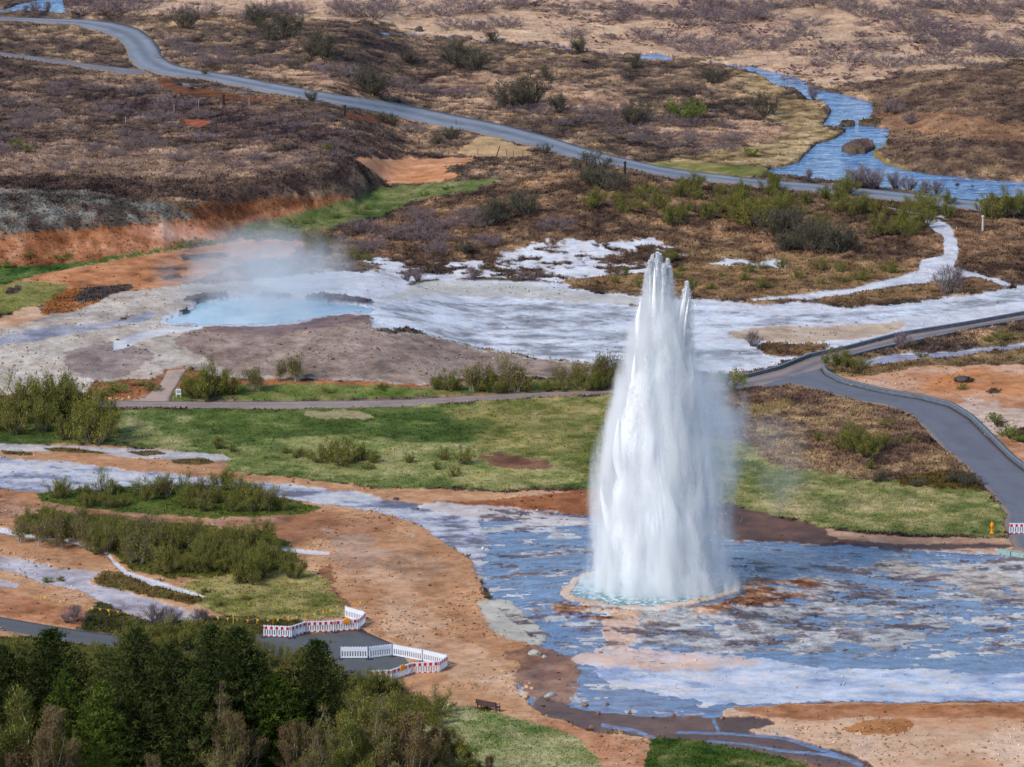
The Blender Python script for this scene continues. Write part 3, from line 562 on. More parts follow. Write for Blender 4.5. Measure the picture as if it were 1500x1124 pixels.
zone(FLAT, [(78,64,68), (104,88,90), (132,112,108)], hum=0.03, lvl=0.035, amp=0.06, tex=0.7, wet=0.6, bl=3, warp=8, gain=4, flow=True, sel=ss(0.56, 0.64, nfl3) * (1 - ss(945, 965, PV)))
zone(FLAT, [(150,146,146), (184,181,177), (204,200,194)], hum=0.01, lvl=0.05, amp=0.04, tex=0.4, wet=0.3, bl=3, warp=8, gain=4, flow=True, sel=ss(0.61, 0.66, nfl4) * (1 - ss(945, 965, PV)) * ss(860, 960, PU + wx * 200))
# geyser rim
zone([(800,878),(850,884),(905,896),(960,898),(1040,888),(1090,870),(1080,850),(1100,845),(1180,850),(1240,870),(1160,880),(1080,895),(1000,908),(940,915),(860,905),(800,895),(820,862),(850,845),(870,850),(840,868)], [(80,48,30), (130,84,54), (176,126,90), (210,174,144)], hum=0.10, lvl=0.12, amp=0.16, tex=0.8, wet=0.2, bl=4, warp=10, gain=6, sel=ss(0.40, 0.50, nfl3), flow=True)
zone([(818,868),(840,846),(880,836),(1060,838),(1086,848),(1078,866),(1040,880),(980,893),(920,893),(860,888),(830,880)], [(196,160,130), (214,188,164), (224,206,190)], hum=0.02, lvl=0.10, tex=0.3, wet=0.4, bl=3, warp=5)
GPOOL = [(835,868),(850,850),(885,842),(1050,842),(1070,850),(1070,862),(1040,874),(1000,883),(950,889),(905,887),(860,880),(842,874)]
zone(GPOOL, [(120,160,160), (150,190,190)], lvl=-0.25, tex=0.2, wet=0.5, bl=2, warp=2)
# dark wet ground behind the geyser, sand strip on the right
zone([(1060,735),(1100,748),(1160,764),(1240,782),(1290,790),(1230,800),(1150,796),(1060,792)], [(70,44,34), (100,66,48), (128,86,62)], hum=0.03, lvl=0.12, tex=0.3, wet=0.5, bl=3, warp=5)
zone([(1210,775),(1280,785),(1330,788),(1470,790),(1620,800),(1620,818),(1500,815),(1400,808),(1260,798),(1210,786)], [(170,126,98), (200,158,130), (214,180,154)], hum=0.02, lvl=0.12, tex=0.3, bl=3, warp=5)
zone([(1240,794),(1330,800),(1460,798),(1500,803),(1440,806),(1340,806),(1250,800)], [(80,56,48), (104,78,66)], hum=0.02, lvl=0.1, tex=0.3, wet=0.5, bl=2, warp=3)
zone([(1470,788),(1500,785),(1640,790),(1640,818),(1500,812)], [(150,144,140), (180,172,164)], hum=0.0, tex=0.3, bl=2, warp=3)
# dark brown mud at the bottom and sand bottom right
zone([(1060,1040),(1150,1032),(1300,1032),(1500,1032),(1700,1030),(1700,1300),(1300,1300),(1230,1130),(1150,1085),(1080,1072),(1050,1060)], [(170,112,74), (202,152,114), (218,180,148), (226,196,170)], hum=0.02, tex=0.3, bl=3, warp=6, gain=2.4, mixw=(0.2, 0.3, 0.5), off=0.1)
zone([(1060,1036),(1300,1034),(1500,1036),(1700,1036),(1700,1050),(1500,1056),(1300,1052),(1180,1058),(1120,1052)], [(150,92,54), (184,122,80), (200,146,106)], hum=0.03, tex=0.4, bl=4, warp=8, op=0.85)
zone([(1236,1072),(1260,1058),(1330,1056),(1350,1064),(1320,1078),(1270,1080)], [(150,92,52), (186,126,78), (200,146,98)], hum=0.02, tex=0.3, bl=3, warp=5)
zone([(770,1036),(790,1020),(850,1040),(960,1050),(1040,1050),(1110,1050),(1140,1062),(1090,1074),(1150,1080),(1230,1100),(1290,1130),(1200,1124),(1130,1106),(1010,1086),(960,1082),(860,1072),(800,1052)], [(70,48,40), (98,70,58), (124,92,76)], hum=0.01, lvl=0.02, amp=0.07, tex=0.3, wet=0.7, bl=3, warp=5)
zone([(800,1055),(870,1075),(950,1088),(946,1140),(900,1160),(870,1108),(840,1080),(770,1060)], [(168,108,72), (196,140,102), (208,160,126)], hum=0.03, tex=0.5, bl=2, warp=5)
RIVUL = [stroke([(990,1073),(1060,1075),(1110,1078),(1150,1081),(1210,1100),(1262,1122)], [3,3,3,4,5,5]), stroke([(1035,1086),(1090,1090),(1140,1099),(1200,1104),(1255,1116)], [3,2.5,3,3,3]), stroke([(1043,1050),(1052,1072)], 4), stroke([(880,1062),(930,1070),(958,1082)], 5)]
zone(RIVUL, [(90,100,130), (120,130,160)], lvl=-0.05, tex=0.2, wet=0.8, bl=1, warp=2)
# river beds and banks
zone([stroke([(1125,250),(1172,238),(1185,224),(1200,212),(1240,195)], 5), stroke([(1280,226),(1300,241),(1330,251),(1362,258)], 5), stroke([(1300,190),(1295,215),(1280,224)], 4)], [(100,86,44), (136,118,62), (156,130,60)], hum=0.12, lvl=0.15, tex=0.5, bl=1, warp=4)
zone([RIVER, RIVER3, RIVER4], [(30,50,70), (50,70,90)], lvl=-0.6, tex=0.2, bl=1, warp=3)
zone(RIVER2, [(30,50,70), (50,70,90)], lvl=-0.3, tex=0.2, bl=1, warp=1)
zone([ISLAND], [(80,62,60), (110,88,80), (120,110,60)], hum=0.25, lvl=0.35, tex=0.7, bl=1, warp=3)
zone([WEIR, WEIR2], [(50,44,36), (100,84,56)], hum=0.3, lvl=0.2, tex=0.8, bl=1, warp=2)
# spring basin and terrace streams
POOL = [(240,470),(262,462),(290,454),(285,446),(330,440),(372,437),(420,436),(460,440),(500,446),(545,452),(552,458),(500,458),(462,464),(430,470),(380,475),(320,476),(262,474)]
zone([(225,472),(255,458),(280,448),(300,438),(370,433),(480,438),(560,448),(565,462),(500,462),(440,474),(380,480),(300,480),(240,478)], [(170,170,178), (200,204,212), (214,220,228)], hum=0.02, lvl=0.05, tex=0.3, wet=0.4, bl=2, warp=4)
zone([[(262,444),(300,434),(334,433),(330,438),(286,446)], [(370,437),(395,432),(428,433),(426,438),(376,441)], [(445,436),(475,432),(548,442),(540,448),(490,444),(450,442)], [(256,459),(272,455),(282,457),(270,461)]], [(60,50,58), (90,76,82), (120,100,100)], hum=0.2, lvl=0.3, tex=0.7, bl=1, warp=4)
zone(POOL, [(120,170,200), (150,200,224)], lvl=-0.35, tex=0.1, bl=2, warp=3)
T_ST = [[(552,483),(546,462),(552,452),(600,444),(650,436),(800,441),(940,451),(1060,456),(1150,463),(1280,452),(1400,440),(1500,425),(1700,408),(1700,430),(1500,440),(1400,455),(1300,468),(1150,476),(1060,484),(1000,497),(1100,505),(1130,520),(1090,538),(1000,535),(900,533),(840,530),(700,511),(640,494),(590,483)]]
zone(T_ST, [(140,138,144), (184,185,190), (212,216,224), (228,230,234)], hum=0.01, lvl=0.04, amp=0.07, tex=0.25, wet=0.5, bl=3, warp=7, gain=5, flow=True)
T_W2 = [(0,496),(40,485),(100,478),(160,474),(190,466),(215,456),(230,456),(215,470),(165,482),(100,492),(50,502),(-60,510)]
zone(T_W2, [(120,120,136), (160,158,170), (190,184,184)], hum=0.01, lvl=0.03, amp=0.12, tex=0.3, wet=0.5, bl=2, warp=6, gain=3)
T_W3 = [(165,502),(200,492),(240,482),(290,478),(300,482),(250,490),(215,498),(185,510),(165,515)]
zone(T_W3, WHITE, hum=0.01, lvl=0.05, amp=0.05, tex=0.2, wet=0.4, bl=1, warp=4)
# beds under roads and paths
zone([ROAD_T + ROAD_B[::-1], SIDE_T + SIDE_B[::-1], BR_T + BR_B[::-1], PM_T + PM_B[::-1], MID_T + MID_B[::-1], SPUR_T + SPUR_B[::-1], LOW_T + LOW_B[::-1]], [(140,126,116), (160,146,134)], lvl=-0.05, tex=0.1, bl=2, warp=0, edge=0.5)

hb = (fbm(GX, GY, 2.6, 4, 41, 0.55) - 0.5).astype(np.float32); ridge = (nb15 - 0.5)
detail = LVL + AMP * (0.25 * (nb5 - 0.5) + 0.40 * (nfl - .5) + .35 * (nfl2 - .5) + .10 * (nfr - .5)) + HUM * (1.25 * ridge + 1.1 * hb)
inside = (ss(-140, -60, VV.ravel()) * ss(1400, 1240, VV.ravel()) if False else 1.0)
GZ = GH + detail * inside
V = np.stack([GX, GY, GZ], 1)
idx = np.arange(N_).reshape(NV, NU)
quad = np.stack([idx[:-1, :-1], idx[1:, :-1], idx[1:, 1:], idx[:-1, 1:]], -1).reshape(-1, 4)
ground = mesh_np("ground", V, quad, ground_mat(), smooth=True)
tag(ground, kind='structure')
for nm, arr in (("zone_colour", COL), ("surface", np.stack([TEX, WET, VEG], 1))):
    at_ = ground.data.color_attributes.new(nm, 'FLOAT_COLOR', 'POINT')
    at_.data.foreach_set("color", np.concatenate([arr, np.ones((N_, 1), np.float32)], 1).astype(np.float32).ravel())

# ------------------------------------------------------------------ water sheets: lie level in the hollows of the ground
WB = srgb(108,146,200); 
def sheet(name, polys, mat, dz=0.0, grow=4, z_of=None, parent=None):
    R = fill(polys[0])
    for q in polys[1:]: R = np.maximum(R, fill(q))
    m = sample(blur(R, grow), PU, PV) > 0.12
    m2 = m.reshape(NV, NU)
    cells = m2[:-1, :-1] | m2[1:, :-1] | m2[1:, 1:] | m2[:-1, 1:]
    q = quad[cells.ravel()]
    used, inv = np.unique(q, return_inverse=True)
    z = (GH[used] if z_of is None else np.full(len(used), z_of)) + dz
    return mesh_np(name, np.stack([GX[used], GY[used], z], 1), inv.reshape(-1, 4), mat, parent, smooth=True)
K = 0.72
riv_m = water_mat("river_water", srgb(36,84,150,K), srgb(124,176,226,K), 0.10, 0.5, 0.6, (.45, 1.2, 1), contrast=(.38,.58), spec=0.8, white=srgb(214,230,246,0.85), wthr=0.55)
flat_m = water_mat("outflow_water", srgb(84,112,154,K), srgb(138,168,206,K), 0.22, 0.5, 0.8, (.6, 1.3, 1), white=srgb(190,204,230,0.8), wthr=0.58, deep=srgb(92,94,118,.8))
ter_m = water_mat("terrace_water", srgb(124,142,176,K), srgb(212,218,230,0.75), 0.2, 0.3, 0.6, (.4, 1.6, 1), contrast=(0.4, 0.6), white=srgb(236,238,244,0.85), wthr=0.54)
tag(sheet("river", [RIVER, RIVER3, RIVER4, RIVER2], riv_m, -0.10), kind='structure')
tag(sheet("outflow_water", [FLAT, S_UP] + RIVUL, flat_m, 0.0), kind='structure')
tag(sheet("terrace_water", T_ST + [T_W2, T_W3], ter_m, 0.0), kind='structure')
tag(sheet("stream_water", [S_LL, S_L2, S_MID, S_R, [(1255,532),(1320,520),(1400,516),(1500,505),(1500,511),(1400,524),(1320,530),(1270,538)]], water_mat("stream_water", srgb(150,140,164,K), srgb(186,182,204,0.75), 0.2, 0.3, 0.8, (1, 2, 1), white=srgb(220,220,232,0.8)), 0.0), kind='structure')
pool_m = water_mat("spring_water", srgb(138,178,200,0.85), srgb(184,208,222,0.88), 0.15, 0.1, 0.3, (1, 1, 1), spec=0.5)
tag(sheet("hot_spring_water", [POOL], pool_m, -0.02, grow=3), kind='structure')

# ------------------------------------------------------------------ roads and paths as draped ribbons with thickness
def resample(pts, n):
    P = np.array(pts, float); d = np.concatenate([[0], np.cumsum(np.hypot(*np.diff(P, axis=0).T * np.array([[1], [3]])))])
    # smooth corners
    t = np.linspace(0, d[-1], n); X = np.interp(t, d, P[:, 0]); Y = np.interp(t, d, P[:, 1])
    for _ in range(3):
        X[1:-1] = (X[:-2] + 2 * X[1:-1] + X[2:]) / 4; Y[1:-1] = (Y[:-2] + 2 * Y[1:-1] + Y[2:]) / 4
    return X, Y
def ribbon(name, top, bot, mat, dz=0.06, n=300, m=8):
    xa, ya = resample(top, n); xb, yb = resample(bot, n)
    f = np.linspace(0, 1, m)[:, None]
    U = xa * (1 - f) + xb * f; Vv = ya * (1 - f) + yb * f
    x, y, z = at_many(U.ravel(), Vv.ravel())
    z = z + dz
    top_v = np.stack([x, y, z], 1)
    e = np.arange(m * n).reshape(m, n)
    skirt = top_v.copy(); skirt[:, 2] -= 0.25
    Vt = np.concatenate([top_v, skirt[e[0]], skirt[e[-1]]])
    fs = np.stack([e[:-1, :-1], e[1:, :-1], e[1:, 1:], e[:-1, 1:]], -1).reshape(-1, 4)
    s0 = np.arange(n) + m * n; s1 = s0 + n
    f2 = np.stack([e[0, :-1], e[0, 1:], s0[1:], s0[:-1]], -1); f3 = np.stack([e[-1, :-1], s1[:-1], s1[1:], e[-1, 1:]], -1)
    o = mesh_np(name, Vt, np.concatenate([fs, f2, f3]), mat, smooth=True)
    uvl = o.data.attributes.new("across", 'FLOAT', 'POINT')
    uvl.data.foreach_set("value", np.concatenate([np.repeat(np.linspace(0, 1, m), n), np.zeros(n), np.ones(n)]).astype(np.float32))
    return tag(o, kind='structure')
def road_mat(name, col, light, track=0.35, var=0.16):
    t = NT(name)
    a = t.n("ShaderNodeAttribute", attribute_name="across").outputs['Fac']
    n = t.noise(0.7, 6, 0.6); n2 = t.noise(8, 3)
    c = t.ramp(n, [(0.3, tuple(x * (1 - var) for x in col)), (0.7, tuple(x * (1 + var) for x in col))])
    wv = t.math('COSINE', t.math('MULTIPLY', t.math('ADD', a, t.math('MULTIPLY', t.math('SUBTRACT', n, 0.5), 0.12)), 4 * math.pi * 1.0))
    k = t.math('MULTIPLY', t.math('MULTIPLY_ADD', wv, -0.5, 0.5), track)
    c = t.mix(k, c, light)
    ed = t.math('MULTIPLY', t.math('ABSOLUTE', t.math('SUBTRACT', a, 0.5)), 2.0)
    gn = t.noise(1.1, 6, 0.7)
    df = t.ramp(t.math('ADD', ed, t.math('MULTIPLY', t.math('SUBTRACT', gn, 0.5), 0.7)), [(0.82, (0, 0, 0)), (0.98, (1, 1, 1))])
    c = t.mix(t.math('MULTIPLY', df, 0.75), c, srgb(150, 122, 100, .8))
    pt = t.ramp(t.noise(0.25, 4, 0.6), [(0.52, (0, 0, 0)), (0.58, (1, 1, 1))]); c = t.mix(t.math('MULTIPLY', pt, 0.18), c, srgb(90, 88, 90, .8))
    ck = t.math('ABSOLUTE', t.math('SUBTRACT', t.noise(0.6, 5, 0.65), 0.5)); c = t.mix(t.math('MULTIPLY', t.ramp(ck, [(0, (1, 1, 1)), (0.01, (0, 0, 0))]), 0.35), c, srgb(60, 58, 60))
    t.pbsdf(c, 0.85, t.bump(n2, 0.2, 0.02), 0.3)
    return t.m
ribbon("road", ROAD_T, ROAD_B, road_mat("highway_gravel_asphalt", srgb(122,128,140,0.8), srgb(164,170,180,0.8), 0.6), dz=0.10, n=500)
ribbon("side_road", SIDE_T, SIDE_B, road_mat("side_road_gravel", srgb(130,124,130,0.8), srgb(150,140,140,0.8), 0.4), dz=0.07, n=200)
ribbon("gravel_layby", LAY_T, LAY_B, road_mat("layby_gravel", srgb(128,118,116,0.8), srgb(150,140,136,0.8), 0.2), dz=0.11, n=120)
ribbon("branch_path", BR_T, BR_B, road_mat("path_worn_gravel", srgb(128,122,126,0.8), srgb(180,156,140,0.8), 0.6), dz=0.07, n=400)
ribbon("asphalt_path", PM_T, PM_B, road_mat("path_asphalt", srgb(114,116,126,0.8), srgb(128,130,140,0.8), 0.3, 0.06), dz=0.085, n=400, m=12)
ribbon("gravel_path", MID_T, MID_B, road_mat("path_gravel", srgb(158,140,132,0.8), srgb(176,158,148,0.8), 0.4), dz=0.06, n=500)
ribbon("spring_path", SPUR_T, SPUR_B, road_mat("spur_gravel", srgb(186,160,146,0.8), srgb(196,174,160,0.8), 0.3), dz=0.05, n=100)
ribbon("lower_path", LOW_T, LOW_B, road_mat("lower_asphalt", srgb(104,106,108,0.7), srgb(112,116,120,0.7), 0.3, 0.1), dz=0.06, n=300)

_zr = np.random.default_rng(3)
GPUq = None
# ================================================================== VEGETATION
_ = 0
def blades_stuff(name, n, weight, hgt, wid, colmul, label_kind, per=3, seed=1, win=(-60, 1560, -20, 1200)):
    rng = np.random.default_rng(seed)
    w = weight * ((PU > win[0]) & (PU < win[1]) & (PV > win[2]) & (PV < win[3]))
    w = w * (PV / 600 + 0.35)
    p = (w / w.sum()).astype(np.float64); p /= p.sum()
    I = rng.choice(N_, n, p=p)
    ox, oy = rng.normal(0, 0.12, (2, n, per)); base = np.stack([GX[I][:, None] + ox, GY[I][:, None] + oy, np.repeat(GZ[I][:, None] - 0.04, per, 1)], -1)
    th = rng.uniform(0, math.pi, (n, per)); s = rng.uniform(0.5, 1.3, (n, per)) * wid; h = rng.uniform(0.4, 1.3, (n, per)) * hgt
    d = np.stack([np.cos(th) * s, np.sin(th) * s, np.zeros_like(th)], -1)
    tip = np.stack([rng.normal(0, 0.35, (n, per)) * h, rng.normal(0, 0.35, (n, per)) * h, h], -1)
    Vt = np.stack([base - d, base + d, base + tip + d * 0.15], 2).reshape(-1, 3)
    Fc = np.arange(len(Vt)).reshape(-1, 3)
    t = NT(name + "_blades"); a = t.n("ShaderNodeAttribute", attribute_name="tint")
    df = t.n("ShaderNodeBsdfDiffuse"); t.l(a.outputs['Color'], df.inputs[0]); t.l(df.outputs[0], t.out.inputs[0])
    o = mesh_np(name, Vt, Fc, t.m)
    cc = COL[I] * rng.uniform(colmul[0], colmul[1], (n, 1)) * np.array(colmul[2])
    cc = np.repeat(cc, per * 3, 0)
    ca = o.data.color_attributes.new("tint", 'FLOAT_COLOR', 'POINT')
    ca.data.foreach_set("color", np.concatenate([cc, np.ones((len(cc), 1))], 1).astype(np.float32).ravel())
    return tag(o, kind='stuff')
tag(blades_stuff("heath_tufts", 90000, np.clip(HUM - 0.12, 0, 1) ** 1.0, 0.20, 0.10, (0.6, 1.3, (1, 0.99, 0.97)), None, seed=4), "low brown heather and dry grass tufts over the heath", "heather")
tag(blades_stuff("grass", 60000, VEG * (HUM < 0.25), 0.15, 0.07, (0.6, 1.25, (1, 1.0, 0.92)), None, seed=5), "short green and straw coloured grass on the meadows", "grass")

def pebbles(name, n, weight, lo, hi, seed):
    rng = np.random.default_rng(seed); w = weight * ((PU > -60) & (PU < 1560) & (PV > 330) & (PV < 1140)); p = (w / w.sum()).astype(np.float64); p /= p.sum()
    I = rng.choice(N_, n, p=p); r = lo + (hi - lo) * rng.random(n) ** 4
    c = np.stack([GX[I] + rng.normal(0, .15, n), GY[I] + rng.normal(0, .3, n), GZ[I] + r * .15], 1)
    d = np.array([(1, 0, 0), (0, 1, 0), (-1, 0, 0), (0, -1, 0), (.7, .7, .0), (0, 0, .75), (0, 0, -.6), (-.6, .6, .3)])
    a = rng.uniform(0, 6.28, n); R_ = np.stack([np.cos(a), -np.sin(a), np.sin(a), np.cos(a)], 1).reshape(n, 2, 2)
    P = d[None] * r[:, None, None] * rng.uniform(.6, 1.3, (n, 8, 1)); P[:, :, :2] = np.einsum('nij,nkj->nki', R_, P[:, :, :2])
    V_ = (P + c[:, None]).reshape(-1, 3)
    F_ = np.array([(0, 4, 5), (4, 1, 5), (1, 7, 5), (7, 2, 5), (2, 3, 5), (3, 0, 5), (0, 6, 4), (4, 6, 1), (1, 6, 7), (7, 6, 2), (2, 6, 3), (3, 6, 0)])
    o = mesh_np(name, V_, (F_[None] + (np.arange(n) * 8)[:, None, None]).reshape(-1, 3), None)
    t = NT(name + "_stone"); at2 = t.n("ShaderNodeAttribute", attribute_name="tint"); t.pbsdf(at2.outputs['Color'], .9, None, .2); o.data.materials.append(t.m)
    cc = np.repeat(COL[I] * rng.uniform(.35, 1.25, (n, 1)), 8, 0); ca = o.data.color_attributes.new("tint", 'FLOAT_COLOR', 'POINT')
    ca.data.foreach_set("color", np.concatenate([cc, np.ones((len(cc), 1))], 1).astype(np.float32).ravel())
    return tag(o, None, None, kind='stuff')
tag(pebbles("gravel", 12000, (VEG < .2) * (HUM < .15) * (LVL > 0.01) * (1 - .85 * (WET > .25)) * (1 - .7 * (COL.mean(1) > .48)) * np.clip(ss(.45, .62, nb5) + .12, 0, 1), .03, .16, 8), "loose gravel and small stones strewn over the bare soil", "gravel")

def plant(name, seed, H, W, nst, ntw, nleaf, mats, leaf=0.07, dome=True, twl=0.5, low=0.15, upright=0.6, stem_r=0.02):
    """shrub or small tree: stems as tubes, twigs as thin blades, leaves as small faces; mats = (stem, twig, leaf)"""
    rng = np.random.default_rng(seed); R = random.Random(seed)
    root = empty(name, (0, 0, 0)); mb = MB(); pts = []
    for i in range(nst):
        th = R.uniform(0, 2 * math.pi); rr = math.sqrt(R.random()) * W * 0.5; b = R.uniform(0, 0.3) * rr
        h = H * (math.sqrt(max(0.05, 1 - (rr / (W * 0.55)) ** 2)) if dome else R.uniform(0.5, 1.0) * (1 - .35 * (rr / (W * .5)) ** 2)) * R.uniform(0.75, 1.05)
        p0 = Vector((math.cos(th) * b, math.sin(th) * b, -0.15)); p3 = Vector((math.cos(th) * rr, math.sin(th) * rr, h))
        p1 = p0.lerp(p3, 0.35) + Vector((R.gauss(0, .05) * W, R.gauss(0, .05) * W, h * 0.08)); p2 = p0.lerp(p3, 0.7) + Vector((R.gauss(0, .05) * W, R.gauss(0, .05) * W, h * 0.05))
        mb.tube([p0, p1, p2, p3], [stem_r * H, stem_r * H * .7, stem_r * H * .4, stem_r * H * .12], 4)
        for k in range(12):
            f = R.uniform(0, 1) ** 0.6 * 3; a = [p0, p1, p2, p3][int(min(2, f))]; bb = [p0, p1, p2, p3][int(min(2, f)) + 1]
            q = a.lerp(bb, f - int(min(2, f)))
            if q.z > low * H: pts.append(tuple(q) + (q.z / H,))
    if not pts: pts = [(0, 0, H * 0.6, .6)]
    P = np.array(pts); sp = twl * H * 0.5
    I = rng.integers(0, len(P), ntw); b = P[I, :3] + rng.normal(0, 0.10, (ntw, 3)) * sp * 2
    dr = rng.normal(0, 1, (ntw, 3)); dr[:, 2] = np.abs(dr[:, 2]) * upright + upright; dr[:, :2] += b[:, :2] / max(W, .1) * 0.9
    dr /= np.linalg.norm(dr, axis=1)[:, None]; L = rng.uniform(0.3, 1.0, (ntw, 1)) * sp
    sd = np.cross(dr, rng.normal(0, 1, (ntw, 3))); sd /= np.linalg.norm(sd, axis=1)[:, None]; sd *= leaf * 0.22
    tv = np.stack([b - sd, b + sd, b + dr * L], 1).reshape(-1, 3)
    mb.build('stems', mats[0], root)
    if nleaf:
        I = rng.integers(0, ntw, nleaf); c = b[I] + dr[I] * L[I] * rng.uniform(0.2, 1.0, (nleaf, 1)) + rng.normal(0, 0.06, (nleaf, 3)) * sp
        a1 = rng.normal(0, 1, (nleaf, 3)); a1 /= np.linalg.norm(a1, axis=1)[:, None]; a2 = np.cross(a1, rng.normal(0, 1, (nleaf, 3))); a2 /= np.linalg.norm(a2, axis=1)[:, None]
        s1 = leaf * rng.uniform(0.5, 1.2, (nleaf, 1)); lv = np.stack([c - a1 * s1, c + a2 * s1 * .6, c + a1 * s1, c - a2 * s1 * .6], 1).reshape(-1, 3)
        mesh_np('twigs', tv, np.arange(len(tv)).reshape(-1, 3), mats[1], root)
        mesh_np('leaves', lv, np.arange(len(lv)).reshape(-1, 4), mats[2], root)
    else:
        mesh_np('twigs', tv, np.arange(len(tv)).reshape(-1, 3), mats[1], root)
    root['h'] = H
    return root
def conifer(name, seed, H, W, mats, lobes=1.0, top=0.35, tone=0.2):
    rng = np.random.default_rng(seed); R = random.Random(seed)
    root = empty(name, (0, 0, 0)); mb = MB()
    mb.tube([(0, 0, -.3), (.05, 0, H * .4), (0, .05, H * .97)], [H * .018, H * .012, .02], 7)
    quads = []; nb = int(H * 30)
    for i in range(nb):
        f = (i + R.random()) / nb; z = H * (0.08 + 0.92 * f)
        th = i * 2.399 + R.uniform(-.3, .3)
        prof = ((1 - f) ** 0.62) * (0.86 + 0.30 * math.sin(f * 17 + th * 2 + seed) * lobes * 0.6)
        L = max(0.25, W * 0.5 * prof * R.uniform(0.72, 1.12))
        d = Vector((math.cos(th), math.sin(th), 0)); n = max(3, int(L * 3.4))
        if i % 3 == 0: mb.tube([(0, 0, z), tuple(d * L * .5 + Vector((0, 0, z + .02 * L))), tuple(d * L * .95 + Vector((0, 0, z + .18 * L)))], [.035, .02, .006], 3)
        for k in range(n):
            g = (k + 1) / n
            c = d * (L * g) + Vector((0, 0, z + L * (0.30 * g * g - 0.06 * g))) + Vector((R.gauss(0, .07), R.gauss(0, .07), R.gauss(0, .05))) * (0.6 + L * .5)
            for q in range(7):
                ax = (d * (0.4 * g) + Vector((R.gauss(0, .65), R.gauss(0, .65), R.uniform(.1, 1.1)))).normalized()
                sdv = ax.cross(Vector((R.gauss(0, 1), R.gauss(0, 1), R.gauss(0, 1)))).normalized()
                l = R.uniform(.16, .34); w = R.uniform(.03, .055)
                c2 = c + Vector((R.gauss(0, .1), R.gauss(0, .1), R.gauss(0, .07)))
                quads.append((c2 - sdv * w, c2 + sdv * w, c2 + ax * l + sdv * w * .3, c2 + ax * l - sdv * w * .3))
    Q = np.array([[tuple(p) for p in q] for q in quads]).reshape(-1, 3)
    mb.build('trunk', mats[0], root)
    mesh_np('crown', Q, np.arange(len(Q)).reshape(-1, 4), mats[1], root)
    root['h'] = H
    return root
bark = simple_mat("grey_bark", srgb(112, 100, 92, .7), 0.9)
pale_bark = simple_mat("pale_birch_bark", srgb(176, 166, 156, .8), 0.8)
lf_olive2 = leaf_mat('yellow_olive_leaves', srgb(112, 112, 40, 1), srgb(156, 146, 66, 1))
tw_grey = simple_mat("grey_twigs", srgb(140, 122, 124, .8), 0.9); tw_brown = simple_mat("brown_twigs", srgb(124, 104, 80, .85), 0.9)
tw_olive = simple_mat("olive_twigs", srgb(114, 110, 54, .95), 0.9); tw_red = simple_mat("red_brown_twigs", srgb(124, 82, 76, .75), 0.9)
tw_dark = simple_mat("dark_twigs", srgb(98, 88, 80, .8), 0.9)
lf_olive = leaf_mat("olive_leaves", srgb(94, 104, 36, 1), srgb(140, 142, 60, 1)); lf_fresh = leaf_mat("fresh_leaves", srgb(104, 124, 50, .85), srgb(150, 160, 84, .85))
lf_dark = leaf_mat("dull_green_leaves", srgb(78, 84, 52, 1), srgb(112, 110, 74, 1)); lf_brown = leaf_mat("brown_buds", srgb(112, 98, 52, .9), srgb(150, 126, 70, .9))
lf_pale = leaf_mat("pale_green_leaves", srgb(136, 160, 120, .85), srgb(170, 186, 140, .85)); lf_purple = leaf_mat("purple_twig_tips", srgb(110, 88, 98, .8), srgb(146, 122, 128, .8))
ndl = leaf_mat("dark_needles", srgb(36, 48, 26, 1), srgb(80, 88, 44, 1), 0.6, .12); ndl2 = leaf_mat("bright_needles", srgb(50, 66, 24, 1), srgb(100, 114, 46, 1), 0.6, .15)
PR = {
 'willow': [plant('willow_shrub', 10 + i, 1.1, 3.8, 30, 1500, 500, (bark, tw_grey, lf_purple), .04, twl=.6, upright=.9) for i in range(3)],
 'redmat': [plant('heather_shrub', 20 + i, 0.5, 4.2, 26, 1300, 500, (bark, tw_red, lf_purple), .05, twl=.5) for i in range(2)],
 'darkbush': [plant('heath_bush', 30 + i, 2.4, 3.0, 24, 1500, 900, (bark, tw_dark, lf_dark), .06, dome=False, twl=.42, upright=.9) for i in range(4)],
 'olive': [plant('willow_bush', 40 + i, 2.7, [2.4, 3.0, 2.0, 3.2, 2.6, 2.8][i], 16, 1500, [700, 1100, 500, 900, 1200, 600][i], (bark, tw_olive, [lf_olive, lf_olive2][i % 2]), .058, dome=False, twl=.42, upright=1.3, low=.08) for i in range(6)],
 'green': [plant('green_bush', 50 + i, 1.4, 2.4, 16, 600, 1500, (bark, tw_olive, lf_fresh), .055) for i in range(2)],
 'bare': [plant('bare_shrub', 60 + i, 2.0, 2.6, 22, 1300, 0, (bark, tw_grey, None), .06, upright=1.0) for i in range(3)],
 'sapling': [plant('birch_sapling', 70 + i, 2.6, 1.1, 5, 420, 450, (pale_bark, tw_brown, lf_olive), .05, dome=False, upright=1.2, stem_r=.010) for i in range(3)],
 'palesap': [plant('pale_sapling', 80 + i, 1.8, 1.3, 8, 300, 420, (bark, tw_olive, lf_pale), .045, dome=False, upright=1.1) for i in range(2)],
 'birch': [plant('birch_tree', 90 + i, 7.5, 5.0, 16, 6500, 4800, (pale_bark, [tw_olive, tw_brown][i % 2], [lf_olive, lf_brown, lf_dark, lf_olive, lf_olive2][i]), .075, twl=.20, low=.12, stem_r=.008, dome=i != 2, upright=.9) for i in range(5)],
 'spruce': [conifer('spruce_tree', 110 + i, 10.0, 9.6 + i * .5, (bark, ndl), 1.0) for i in range(3)],
 'pine': [conifer('young_spruce', 120 + i, 8.5, 8.0, (bark, ndl2), .6) for i in range(2)],
}
NAMES = {}
used_proto = set(); rgv = random.Random(77)
